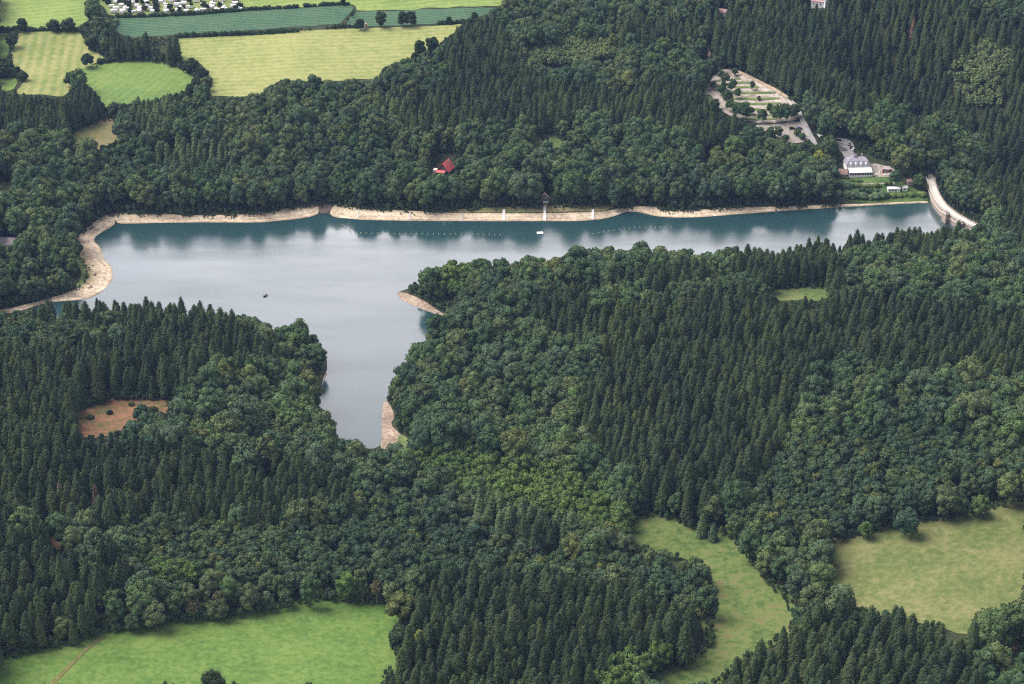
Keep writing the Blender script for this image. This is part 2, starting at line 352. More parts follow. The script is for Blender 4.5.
# water reaches a little under the banks
nrm = np.roll(LK, -1, 0) - np.roll(LK, 1, 0); nrm = np.stack([nrm[:, 1], -nrm[:, 0]], 1); nrm /= np.linalg.norm(nrm, axis=1)[:, None] + 1e-9
area = 0.5 * np.sum(LK[:, 0] * np.roll(LK[:, 1], -1) - np.roll(LK[:, 0], -1) * LK[:, 1])
WP = LK + nrm * (3.0 if area > 0 else -3.0)
def smooth_poly(P, step, jitter=0.0):
    out = []
    n = len(P)
    for i in range(n):
        a = P[i]; b_ = P[(i + 1) % n]; L = np.hypot(*(b_ - a)); k = max(1, int(L / step))
        nn = np.array([b_[1] - a[1], a[0] - b_[0]]) / (L + 1e-9)
        for j in range(k): out.append(a + (b_ - a) * j / k + nn * (random.uniform(-jitter, jitter) if jitter else 0))
    out = np.array(out)
    return (np.roll(out, 1, 0) + 2 * out + np.roll(out, -1, 0)) / 4
def sheet(name, P, lift, mat, grid=7.0, flat=None, label=None, cat=None):
    lo = P.min(0); hi = P.max(0); X, Y = np.meshgrid(np.arange(lo[0], hi[0], grid) + .37, np.arange(lo[1], hi[1], grid) + .41); X = X.ravel(); Y = Y.ravel()
    k = in_poly(P, X, Y); X = X[k]; Y = Y[k]
    if len(X): k = poly_dist(P, X, Y) > grid * .4; X = X[k]; Y = Y[k]
    vs = [Vector(p) for p in P] + [Vector((x, y)) for x, y in zip(X, Y)]
    n = len(P)
    r = delaunay_2d_cdt(vs, [(i, (i + 1) % n) for i in range(n)], [], 0, 1e-4)
    xy = np.array([[a.x, a.y] for a in r[0]])
    ff = [f for f in r[2]]
    cen = np.array([xy[list(f)].mean(0) for f in ff]); keep = in_poly(P, cen[:, 0], cen[:, 1])
    ff = [f for f, k_ in zip(ff, keep) if k_]
    z = np.full(len(xy), flat) if flat is not None else ground(xy[:, 0], xy[:, 1]) + lift
    me = bpy.data.meshes.new(name); me.from_pydata(np.column_stack([xy, z]).tolist(), [], ff); me.materials.append(mat)
    me.polygons.foreach_set('use_smooth', [True] * len(me.polygons)); me.update()
    o = bpy.data.objects.new(name, me); COL.objects.link(o)
    return tag(o, label, cat, kind='structure')
def seen_poly(px):
    X, Y, _ = at([p[0] for p in px], [p[1] for p in px]); return np.stack([X, Y], 1)
sheet('lake_water', WP, 0, M['water'], 40, 0.0, 'still grey reservoir lake between the wooded shores', 'lake')

RAST = {}
yy, xx = np.mgrid[0:H, 0:W]
KEEP = np.zeros((H, W), bool)      # picture cells that show open ground or water: no crown may cover them
def paint(px, arr, val):
    P = np.array(px, float); x0, y0 = np.floor(P.min(0)).astype(int); x1, y1 = np.ceil(P.max(0)).astype(int)
    x0 = max(0, x0); y0 = max(0, y0); x1 = min(W - 1, x1); y1 = min(H - 1, y1)
    if x1 < x0 or y1 < y0: return
    sub = in_poly(P, xx[y0:y1 + 1, x0:x1 + 1] + .5, yy[y0:y1 + 1, x0:x1 + 1] + .5)
    arr[y0:y1 + 1, x0:x1 + 1][sub] = val
def outset(P, d):
    A = 0.5 * np.sum(P[:, 0] * np.roll(P[:, 1], -1) - np.roll(P[:, 0], -1) * P[:, 1])
    e = np.roll(P, -1, 0) - P; n = np.stack([e[:, 1], -e[:, 0]], 1) / (np.linalg.norm(e, axis=1)[:, None] + 1e-9)
    m = n + np.roll(n, 1, 0); m /= np.maximum(np.linalg.norm(m, axis=1)[:, None], .6)
    return P + m * (d if A > 0 else -d)
def field(name, px, mat, label, cat, lift=.25, jit=2.2, keep=True, grid=7.0, grow=0.0):
    if keep: paint(px, KEEP, True)
    P = seen_poly(px)
    if grow: P = outset(P, grow)
    return sheet(name, smooth_poly(P, 4.0, jit), lift, M[mat], grid, None, label, cat)

field('light_field', [(-40,-30),(97,-30),(93,0),(88,20),(80,27),(40,29),(-40,27)], 'field_light', 'light green pasture behind the hedge with two round trees', 'field')
field('mown_field', [(20,33),(50,31),(80,32),(84,40),(88,50),(107,58),(99,62),(88,66),(75,73),(73,88),(63,98),(40,95),(20,95),(11,95),(24,82),(30,76),(13,67),(12,53)], 'field_striped', 'yellow green mown field with faint upright stripes', 'field')
field('green_pasture', [(83,70),(113,63),(143,62),(173,68),(193,77),(187,88),(160,97),(133,100),(103,107),(100,95),(85,82)], 'field_green', 'bright green pasture ringed by round trees', 'field', grow=5.0)
field('small_pasture', [(-30,33),(10,33),(11,50),(4,60),(-30,62)], 'field_green', 'small green pasture strip beside the striped field', 'field')
field('small_pasture', [(-30,77),(18,78),(19,84),(8,92),(-30,93)], 'field_green', 'narrow green pasture below the dark hedge corner', 'field')
field('corn_field', [(117,18),(200,14.5),(256,11),(353,5.5),(350,14),(341,24.5),(300,27),(256,30),(180,34),(140,37),(124,36),(112,32)], 'corn', 'blue green corn field in front of the campsite', 'field', keep=True)
field('corn_field', [(357,12),(430,9),(497,7.5),(489,15),(460,22),(400,26),(363,27.5),(345,26)], 'corn', 'narrow blue green corn strip behind the two tall trees', 'field')
field('mown_field', [(178,38),(256,34.5),(356,28.5),(420,26.5),(463,23.5),(453,33),(440,43),(425,52),(409,60),(383,67),(379,80),(353,80),(306,82),(280,80),(256,97),(207,96),(213,80),(200,63),(182,60)], 'field_yellow', 'large pale yellow green mown field above the forest', 'field')
field('light_field', [(243,7),(230,-30),(560,-30),(512,1),(497,6.5),(430,8),(357,11),(353,4.5),(300,8),(256,10)], 'field_light', 'light green field behind the corn strips', 'field')
field('campsite_grass', [(97,-30),(230,-30),(243,0),(243,7),(241,11),(180,15),(118,17),(98,12)], 'camp', 'trampled grass of the campsite under the white caravans', 'campsite')
field('dry_clearing', [(70,137),(97,122),(119,121),(121,137),(97,147),(73,148)], 'clear_tan', 'brownish grass clearing at the edge of the far forest', 'clearing', grow=5.0)
field('dry_clearing', [(-30,183),(15,184),(13,192),(-30,190)], 'clear_tan', 'small dry clearing among the trees above the grey roof', 'clearing', grow=5.0)
field('grass_clearing', [(532,141),(555,134),(562,143),(548,148),(532,147)], 'clear_green', 'small grass clearing in the far forest', 'clearing', grow=5.0)
field('grass_clearing', [(702,88),(709,84),(714,97),(722,104),(712,102),(705,95)], 'clear_green', 'light grass slope beside the terraced parking ground', 'clearing', grow=5.0)
field('grass_clearing', [(775,290),(803,289),(831,289),(833,293),(812,299),(775,299)], 'clear_green', 'green clearing below the wall of tall spruces', 'clearing', grow=5.0)
field('heath_clearing', [(77,415),(95,408),(113,403),(140,401),(173,401),(166,411),(140,419),(121,430),(100,433),(82,437)], 'clear_red', 'reddish brown heath clearing between the dark spruces', 'clearing', grow=5.0)
field('heath_clearing', [(45,540),(63,541),(62,546),(47,546)], 'clear_red', 'small red brown clearing among the near spruces', 'clearing', grow=5.0)
field('heath_clearing', [(1010,636),(1060,630),(1060,645),(1014,645)], 'clear_red', 'red brown patch beside the large tan meadow', 'clearing', grow=5.0)
field('bright_meadow', [(-30,672),(0,664),(30,656),(70,648),(87,640),(107,634),(147,632),(187,623),(213,622),(256,615),(289,608),(326,603),(356,603),(386,609),(398,619),(390,633),(388,648),(397,658),(383,670),(378,690),(378,720),(-30,720)], 'meadow_bright', 'vivid green meadow with one lone bush', 'meadow', grow=5.0)
field('stream_meadow', [(629,528),(645,518),(659,519),(685,528),(705,534),(725,536),(742,553),(757,576),(768,587),(783,602),(793,618),(788,626),(768,639),(742,653),(716,673),(700,700),(640,700),(659,675),(690,665),(709,656),(719,643),(714,626),(716,598),(712,576),(709,563),(692,554),(675,551),(655,549),(639,539)], 'meadow_wet', 'winding pale green stream meadow between the woods', 'meadow', grow=5.0)
field('tan_meadow', [(830,544),(868,536),(901,528),(941,523),(988,513),(1024,501),(1060,492),(1060,590),(1024,596),(998,606),(975,619),(966,631),(955,623),(925,619),(901,609),(881,611),(856,604),(853,593),(828,579),(829,560)], 'meadow_tan', 'large tan and green meadow ringed by woods', 'meadow', grow=5.0)
field('footpath', [(106,633),(108,636),(88,650),(53,686),(47,686),(86,648)], 'dirt_path', 'narrow brown path across the vivid green meadow', 'path', .45, .2, grid=4)
field('footpath', [(707,45),(710,45),(711,58),(708,70),(704,70),(708,58)], 'track', 'thin earth track through the far forest', 'path', .3, .2, grid=4)
# beaches
field('sand_beach', [(113,213),(147,213),(187,215.5),(233,215),(256,213),(296,207.5),(318,203.5),(319,214.5),(300,219),(260,222.8),(200,222.8),(150,223.2),(116,224)], 'sand', 'pale sand strip of the far shore up to the muddy inlet', 'beach', .2, .3, grid=4)
field('sand_beach', [(334,204),(356,207.5),(389,210),(443,213),(512,213.5),(572,213),(602,212.5),(622,207),(645,206),(672,210.5),(699,210.5),(722,207.5),(768,207),(835,204.5),(868,203.8),(929,200.5),(930,203),(901,204),(868,206),(835,208),(801,210),(768,212.3),(735,214.8),(699,217.5),(672,218),(652,216),(639,212),(626,212),(613,217),(600,220),(580,221.3),(512,221.5),(430,221.3),(366,220.3),(332,217.5),(328,213)], 'sand', 'long pale sand strip of the far shore below the trees', 'beach', .2, .3, grid=4)
field('wet_inlet', [(318,203.5),(334,204),(329,214),(318,214.5)], 'wetmud', 'dark wet mud of the small inlet between the sand strips', 'mud', .18, .2, grid=3)
field('wet_inlet', [(104,214),(112,212),(120,214),(113,219),(108,217)], 'wetmud', 'dark wet mud where the stream enters the lake corner', 'mud', .35, .2, grid=3)
field('sand_beach', [(112,213),(104,215),(92,224),(76,238),(77,243),(86,246),(78,256),(88,270),(88,278),(80,288),(61,295),(31,303),(-20,314),(-20,320),(20,311.5),(41,304),(60,301.5),(82,300.5),(92,298),(103.5,291.5),(112,281),(113,270),(109,264),(104,260),(102,252),(100,247),(93,240),(99,234),(109,228),(117,224)], 'sand', 'wide pale sand beach on the bend of the lake', 'beach', .2, .4, grid=4)
field('shore_grass', [(78,256),(74,262),(82,272),(80,280),(74,289),(80,288),(88,278),(88,270)], 'clear_green', 'grassy edge behind the wide sand beach', 'grass verge', .3, .2, grid=4)
field('shore_grass', [(420,211.3),(512,207),(600,206),(620,205.5),(602,212.5),(512,213),(443,212.8)], 'clear_tan', 'dry grass bank above the sand strip with the ramps', 'grass verge', .3, .2, grid=4)
field('mud_shore', [(397,291),(402,292),(413,296),(426,302),(438,311),(447,316),(446,318.5),(423,310),(410,304.5),(400,300),(396.5,294)], 'mud', 'bare brown point of the wooded peninsula', 'shore', .2, .2, grid=3)
field('mud_shore', [(385,399),(392,408),(395,420),(389,423),(399,433),(410,444),(404,450),(379,450),(382,441),(382,411)], 'mud', 'bare brown bank at the end of the lake arm', 'shore', .2, .2, grid=3)
field('shore_grass', [(397,436),(403,434),(412,444),(405,450),(399,449)], 'clear_green', 'small grassy patch behind the bare bank of the lake arm', 'grass verge', .35, .2, grid=3)
field('mud_shore', [(328,374),(326,372),(322,384),(320,396),(324,398),(327,388)], 'mud', 'short bare bank below the near western trees', 'shore', .2, .2, grid=3)
# parking ground, roads and lawns on the far bank
field('terraced_parking', [(703,98),(707,88),(712,78),(720,70),(731,69),(745,76),(758,82),(772,89),(786,97),(800,110),(797,121),(760,124),(744,120),(735,118),(722,112),(716,103),(709,93)], 'terrace_ground', 'terraced gravel parking ground with grass strips in the far forest', 'parking ground', .3, .2, grid=4)
field('car_park', [(753,125),(775,124.5),(797,121),(806,124),(813,138),(803,143),(788,144),(780,140),(772,132),(760,131)], 'gravel', 'pale gravel car park below the terraced parking ground', 'car park', .3, .2, grid=4)
field('service_road', [(790,99),(797,104),(803,116),(809,128),(815,140),(820,146),(815,147),(808,138),(801,124),(796,110)], 'asphalt', 'pale road running down beside the terraced parking ground', 'road', .5, .1, grid=4)
field('earth_track', [(731,69),(733,68.4),(752,77),(774,88),(790,98),(787,99),(772,91),(752,80),(738,73)], 'track', 'brown earth track along the upper edge of the parking ground', 'track', .55, .1, grid=4)
field('service_road', [(832,138),(848,138.5),(856,148),(852,153),(856,160),(851,165),(846,163),(843,154),(836,147)], 'asphalt', 'pale parking road behind the lakeside restaurant', 'road', .5, .1, grid=3)
field('terrace_lawn', [(836,176),(850,178),(893,177),(905,185),(920,191),(929,197),(929,201),(868,203.5),(845,201),(836,190)], 'lawn', 'terraced lawn between the restaurant and the lake', 'lawn', .3, .3, grid=3)
field('gravel_terrace', [(868,163),(882,165),(898,171),(897,177),(873,177.5),(868,174)], 'gravel', 'pale gravel terrace beside the white restaurant', 'terrace', .4, .1, grid=3)
field('footpath', [(845,184.6),(870,183.6),(896,183.2),(898,184.2),(870,185),(845,186)], 'gravel', 'thin pale path across the terraced lawn', 'path', .5, .05, grid=3)
field('dam_road', [(926,174),(934,174),(938,184),(933,186),(929,183)], 'gravel', 'pale road end where the dam crest meets the wood', 'road', .7, .1, grid=2)
for k, (x0, x1, y) in enumerate([(733,742,79.0),(731,752,83.2),(726,760,87.6),(724,777,93.0),(724,781,98.6),(734,782,103.6),(738,784,109.2),(740,784,114.5),(740,780,118.5),(712,722,81),(711,722,86),(713,724,91)]):
    field('grass_strip', [(x0, y - 1.0), (x1, y - 1.0), (x1 + 1, y + 1.0), (x0 - 1, y + 1.0)], 'clear_green', 'thin grass strip between two parking terraces', 'grass strip', .6, .05, grid=3)['group'] = 'grass strips of the terraced parking ground'
# lake outline as it shows
paint([(116,223),(200,222),(260,222),(300,218),(318,214),(326,212),(333,217),(366,219),(512,220),(592,220),(612,217),(625,210),(639,211),(652,215),(672,217),(699,217),(768,212),(801,209),(868,205),(930,202),
 (936,210),(942,216),(947,221),(951,226),(920,228.5),(901,228),(881,230),(868,230),(855,233),(848,240),(835,242),(808,245),(788,249),(768,248),(739,250),(702,251),(659,250),(609,251),(579,252),(545,257),(512,258),(483,261),(453,261),(429,265),(426,275),(412,282),
 (399,291),(396,293),(401,299),(423,308),(446,316),(441,321),(429,328),(421,343),(406,357),(402,362),(389,388),(388,398),(384,400),(382,411),(383,441),(379,448),(366,446),(356,444),(339,436),(336,421),(328,410),(324,388),(327,375),(326,356),(316,338),(306,328),(289,325),(281,318),(269,324),(256,316),(233,315),(213,306),(187,305),(167,302),(140,301),(123,300),(83,302),(41,303),(82,300),(92,297),(103,290),(111,280),(112,270),(103,260),(100,250),(92,239),(98,234)], KEEP, True)
for pl in ([(434,154),(455,154),(456,174),(431,174)], [(541.5,190),(549,190),(549,206),(541.5,206)], [(832,138),(850,138),(858,150),(880,160),(893,166),(898,176),(905,178),(914,184),(928,190),(930,202),(868,205),(845,200),(838,188),(838,165),(842,160),(836,148)],
           [(928,178),(938,181),(941,200),(960,212),(986,226),(984,230),(960,226),(940,214),(930,203)], [(-1,236),(17,236),(17,242),(4,250),(-1,250)], [(807,-1),(829,-1),(829,7),(807,6)], [(718,9),(728,11),(728,16),(718,15)], [(817,132),(822,132),(822,136),(817,136)]):
    paint(pl, KEEP, True)

# ------------------------------------------------------------------ species map (by crown position in the picture)
SPEC = np.zeros((H, W), np.uint8)   # 0 mixed broadleaf 1 spruce 2 larch 3 bright broadleaf 4 young plantation
def sp_(code, *polys):
    for p in polys: paint(p, SPEC, code)
sp_(2, [(123,100),(180,97),(167,133),(133,140)], [(150,150),(190,140),(235,143),(238,178),(160,180)], [(370,98),(399,88),(425,90),(416,118),(376,118)], [(470,500),(540,490),(580,510),(560,545),(500,540)])
sp_(1, [(446,35),(489,17),(512,40),(525,67),(555,83),(579,87),(622,93),(655,83),(679,80),(699,87),(712,100),(729,113),(752,123),(745,133),(719,137),(699,140),(662,127),(629,130),(599,110),(562,117),(555,130),(512,125),(456,125),(425,128),(396,123),(406,110),(449,77),(443,53)],
 [(619,20),(699,23),(699,43),(659,44),(622,40)], [(702,20),(735,5),(768,5),(845,63),(850,95),(768,67),(742,60),(712,43)],
 [(770,0),(1024,0),(1024,260),(1001,212),(985,190),(970,165),(955,150),(911,133),(885,110),(851,113),(811,100),(768,70),(745,20)],
 [(0,92),(20,92),(63,97),(83,85),(100,97),(97,117),(67,133),(0,133)], [(110,40),(130,28),(177,33),(178,60),(160,62),(117,58)],
 [(32,306),(120,297),(205,306),(232,325),(262,338),(278,350),(280,360),(256,368),(220,366),(177,398),(75,410),(80,440),(60,456),(0,470),(0,350),(60,348),(130,338),(110,325),(32,325)],
 [(0,440),(75,440),(115,445),(180,452),(260,458),(330,470),(356,490),(350,508),(300,512),(256,520),(190,520),(130,515),(100,525),(60,525),(30,520),(0,520)],
 [(0,520),(45,530),(50,560),(80,560),(95,590),(85,640),(0,655)], [(85,548),(130,550),(128,582),(90,585)],
 [(379,690),(399,656),(413,623),(423,573),(456,576),(512,575),(579,583),(629,587),(685,606),(699,623),(692,656),(655,646),(612,656),(585,690)], [(512,523),(560,523),(569,545),(540,556),(512,552)],
 [(700,690),(729,659),(768,640),(801,619),(855,606),(901,610),(928,620),(965,633),(981,649),(985,690)],
 [(582,400),(589,381),(609,355),(600,340),(579,338),(540,330),(520,315),(560,290),(600,282),(680,268),(735,270),(768,290),(780,302),(835,297),(895,300),(955,308),(1024,318),(1024,375),(968,378),(911,371),(878,375),(865,355),(835,355),(811,375),(801,401),(788,441),(770,460),(742,483),(719,503),(692,513),(672,496),(639,488),(609,473),(592,456),(582,430)],
 [(735,248),(845,244),(855,232),(901,226),(955,226),(968,248),(935,258),(895,252),(861,254),(843,262),(843,289),(745,287),(735,265)])
sp_(0, [(600,296),(650,288),(700,285),(720,292),(680,300),(640,305),(605,318)], [(690,275),(730,275),(765,285),(770,296),(700,288)])
sp_(0, [(870,96),(905,103),(960,125),(1002,163),(992,172),(950,141),(905,119),(875,109)])
sp_(5, [(525,43),(605,32),(625,50),(579,63),(529,60)], [(946,54),(981,33),(1011,40),(1015,60),(998,79),(1008,103),(968,103),(945,74)])
sp_(4, [(0,328),(60,322),(115,325),(117,336),(60,345),(0,346)],
 [(130,520),(256,522),(350,512),(420,520),(500,545),(640,560),(700,575),(690,600),(620,580),(512,572),(420,570),(330,580),(220,585),(140,560)], [(740,500),(800,440),(900,420),(1024,440),(1024,480),(900,510),(820,540),(740,540)], [(960,0),(1024,0),(1024,22),(985,18)])
sp_(3, [(400,440),(440,445),(480,442),(590,472),(640,518),(628,540),(560,520),(500,500),(430,480)], [(150,565),(190,560),(200,580),(150,590)], [(440,262),(480,262),(470,290),(430,290)], [(585,684),(612,656),(655,646),(692,660),(640,684)])

# ------------------------------------------------------------------ tree models (metres)
def ico(sub):
    bm = bmesh.new(); bmesh.ops.create_icosphere(bm, subdivisions=sub, radius=1)
    v = np.array([x.co[:] for x in bm.verts]); f = [[x.index for x in g.verts] for g in bm.faces]; bm.free(); return v, f
ICO2 = ico(2)
def cards(mb, P, Nn, size, r):
    n = len(P); Nn = Nn / (np.linalg.norm(Nn, axis=1)[:, None] + 1e-9)
    a = np.cross(Nn, r.normal(size=(n, 3))); a /= np.linalg.norm(a, axis=1)[:, None] + 1e-9; b_ = np.cross(Nn, a)
    s = size * r.uniform(.6, 1.3, (n, 1))
    v = np.stack([P + a * s, P + b_ * s * .7, P - a * s, P - b_ * s * .7], 1).reshape(-1, 3)
    mb.add(v, (np.arange(n * 4).reshape(n, 4)).tolist())
def broad_crown(seed, R, Ht, lobes=13, low=.16, card=.55, ncard=80, flat=1.0):
    r = np.random.default_rng(seed); mb = MB(); hc = Ht * (1 + low) / 2; hv = Ht * (1 - low) / 2
    ga = math.pi * (3 - 5 ** .5); skew = r.normal(0, .12, 2)
    for i in range(lobes + 1):
        if i == lobes: c = np.array([0, 0, hc - .1 * hv]); lr = .62 * R
        else:
            zz = 1 - 1.72 * (i + .5) / lobes; t = ga * i + r.uniform(-.5, .5); q_ = math.sqrt(max(0, 1 - zz * zz))
            k = r.uniform(.52, .74)
            c = np.array([math.cos(t) * q_ * R * k + skew[0] * R, math.sin(t) * q_ * R * k + skew[1] * R, hc + zz * hv * k * flat]); lr = R * r.uniform(.33, .5)
        sv = ICO2[0] * (1 + r.normal(0, .10, (len(ICO2[0]), 1))) * np.array([1, 1, .85 if hv < R * 1.3 else 1.0])
        mb.add(c + sv * lr * .88, ICO2[1])
        d = r.normal(size=(ncard, 3)); d /= np.linalg.norm(d, axis=1)[:, None]; d[:, 2] = np.where(d[:, 2] < -.3, -d[:, 2], d[:, 2])
        cards(mb, c + d * lr * r.uniform(.82, 1.12, (ncard, 1)), d + r.normal(0, .55, (ncard, 3)), card, r)
    return mb
def trunk(Ht, rad, limbs, seed, upto=.7):
    r = np.random.default_rng(seed); mb = MB(); bend = r.normal(0, .15, 2)
    mb.tube((0, 0, -1.0), (bend[0], bend[1], Ht * .4), rad, rad * .75); mb.tube((bend[0], bend[1], Ht * .4), (bend[0] * 2, bend[1] * 2, Ht * upto), rad * .74, rad * .3)
    for i in range(limbs):
        t = 2.4 * i + r.uniform(0, .6); z0 = Ht * r.uniform(.3, .5)
        mb.tube((bend[0], bend[1], z0), (math.cos(t) * Ht * .16, math.sin(t) * Ht * .16, z0 + Ht * .2), rad * .4, rad * .12, 6)
    return mb
def conifer_crown(seed, R, Ht, low=.12, tiers=15, n=10, power=.85, droop=.45, fat=1.0):
    r = np.random.default_rng(seed); mb = MB(); z0 = Ht * low
    # dense core so that one does not see through the middle
    k = 9; ring = []
    for j, (fr, zf) in enumerate(((.55, 0), (.7, .18), (.62, .45), (.4, .75), (.02, .97))):
        ring += [(math.cos(t) * R * fr * r.uniform(.85, 1.1), math.sin(t) * R * fr * r.uniform(.85, 1.1), z0 + (Ht - z0) * zf) for t in np.linspace(0, 2 * math.pi, k, False)]
    mb.add(ring, [(a * k + i, a * k + (i + 1) % k, (a + 1) * k + (i + 1) % k, (a + 1) * k + i) for a in range(4) for i in range(k)])
    for a in range(tiers):
        f = min(1, max(0, (a + r.uniform(-.35, .35)) / (tiers - 1))); z = z0 + (Ht * .985 - z0) * f ** .92
        env = (1 - f) ** power * (1 if f > .18 else .72 + f * 1.55)
        rr_ = R * env + .12 * R; m = max(5, int(n * (0.55 + .45 * (1 - f)))); ph = r.uniform(0, 6.28)
        for i in range(m):
            t = ph + 6.283 * i / m + r.normal(0, .12); L = rr_ * r.uniform(.78, 1.15); w = L * .34 * fat + .12
            dz = -L * droop * r.uniform(.7, 1.3); c_, s__ = math.cos(t), math.sin(t)
            up = L * .10
            v = [(0, 0, z + up), (c_ * L * .55 - s__ * w, s__ * L * .55 + c_ * w, z + dz * .45 - .18 * w), (c_ * L, s__ * L, z + dz), (c_ * L * .55 + s__ * w, s__ * L * .55 - c_ * w, z + dz * .45 - .18 * w), (c_ * L * .5, s__ * L * .5, z + dz * .25 + up)]
            mb.add(v, [(0, 1, 4), (1, 2, 4), (2, 3, 4), (3, 0, 4)])
    # needle sprays that break the outline
    m = 260; f = r.uniform(0, .95, m); t = r.uniform(0, 6.283, m); env = (1 - f) ** power * R * r.uniform(.7, 1.08, m) + .1 * R
    P = np.stack([np.cos(t) * env, np.sin(t) * env, z0 + (Ht - z0) * f], 1); cards(mb, P, np.stack([np.cos(t), np.sin(t), np.full(m, .8)], 1) + r.normal(0, .3, (m, 3)), .42, r)
    return mb
KINDS = {
 1: dict(name='spruce', H=20.8, mat='spruce', crown=[lambda s=s: conifer_crown(100 + s, 3.7 + .3 * (s % 3), 19.5 + .9 * (s % 4), .20 + .05 * (s % 2), 18 + s % 3, 10, .60 + .06 * (s % 4), .5) for s in range(7)], trunk=lambda: trunk(20, .30, 0, 5, .8), space=6.1, rad=2.7),
 2: dict(name='larch', H=19.0, mat='larch', crown=[lambda s=s: conifer_crown(200 + s, 3.6, 19.0, .12, 13, 10, .55, .2, 1.2) for s in range(4)], trunk=lambda: trunk(19, .22, 0, 6, .8), space=6.8, rad=2.8),
 0: dict(name='broadleaf', H=18.0, mat='broad', crown=[lambda s=s: broad_crown(300 + s, 4.5 + .55 * (s % 4), 17.0 + (s % 4), 12 + s % 4, .14) for s in range(8)], trunk=lambda: trunk(18, .32, 4, 7), space=7.9, rad=3.9),
 3: dict(name='alder', H=14.0, mat='bright', crown=[lambda s=s: broad_crown(400 + s, 3.9 + .3 * (s % 2), 14.0, 11, .08, .5, 75) for s in range(5)], trunk=lambda: trunk(14, .22, 4, 8), space=5.8, rad=3.2),
 4: dict(name='young', H=13.5, mat='plant', crown=[lambda s=s: broad_crown(500 + s, 3.5 + .45 * (s % 3), 13.0 + (s % 3), 11, .08, .5, 70) for s in range(6)], trunk=lambda: trunk(11, .16, 3, 9), space=5.5, rad=2.8)}
KINDS[5] = dict(KINDS[4], name='scrub', mat='scrub', H=8.0, space=4.0, rad=1.8, crown=[lambda s=s: broad_crown(550 + s, 2.5 + .3 * (s % 3), 8.0 + (s % 2), 9, .06, .45, 60) for s in range(4)], trunk=lambda: trunk(8, .14, 3, 10))
for k, d in KINDS.items():
    d['crown_me'] = [c().mesh(d['name'] + '_crown', M[d['mat']]) for c in d['crown']]
    d['trunk_me'] = d['trunk']().mesh(d['name'] + '_trunk', M['bark'])
    d['joint'] = []
    tv = [v.co[:] for v in d['trunk_me'].vertices]; tf = [list(p.vertices) for p in d['trunk_me'].polygons]
    for cm in d['crown_me']:
        mb = MB(); mb.add([v.co[:] for v in cm.vertices], [list(p.vertices) for p in cm.polygons], 0); mb.add(tv, tf, 1)
        d['joint'].append(mb.mesh(d['name'] + '_whole', [M[d['mat']], M['bark']]))

# ------------------------------------------------------------------ where trees stand
def keep_at(px, py):
    i = np.clip(px, -9e3, 9e3).astype(int); j = np.clip(py, -9e3, 9e3).astype(int)
    o = (i >= 0) & (i < W) & (j >= 0) & (j < H)
    return o & KEEP[np.clip(j, 0, H - 1), np.clip(i, 0, W - 1)]
def vnoise(X, Y, s, seed):
    r = np.random.default_rng(seed); g = r.random((64, 64)); x = X / s; y = Y / s
    i = np.floor(x).astype(int); j = np.floor(y).astype(int); u = x - i; v = y - j; u = u * u * (3 - 2 * u); v = v * v * (3 - 2 * v)
    G = lambda a, b_: g[a % 64, b_ % 64]
    return (G(i, j) * (1 - u) + G(i + 1, j) * u) * (1 - v) + (G(i, j + 1) * (1 - u) + G(i + 1, j + 1) * u) * v
CAMPOLY = [(97,-30),(230,-30),(243,0),(243,9),(98,14)]
TREES = {k: [] for k in KINDS}
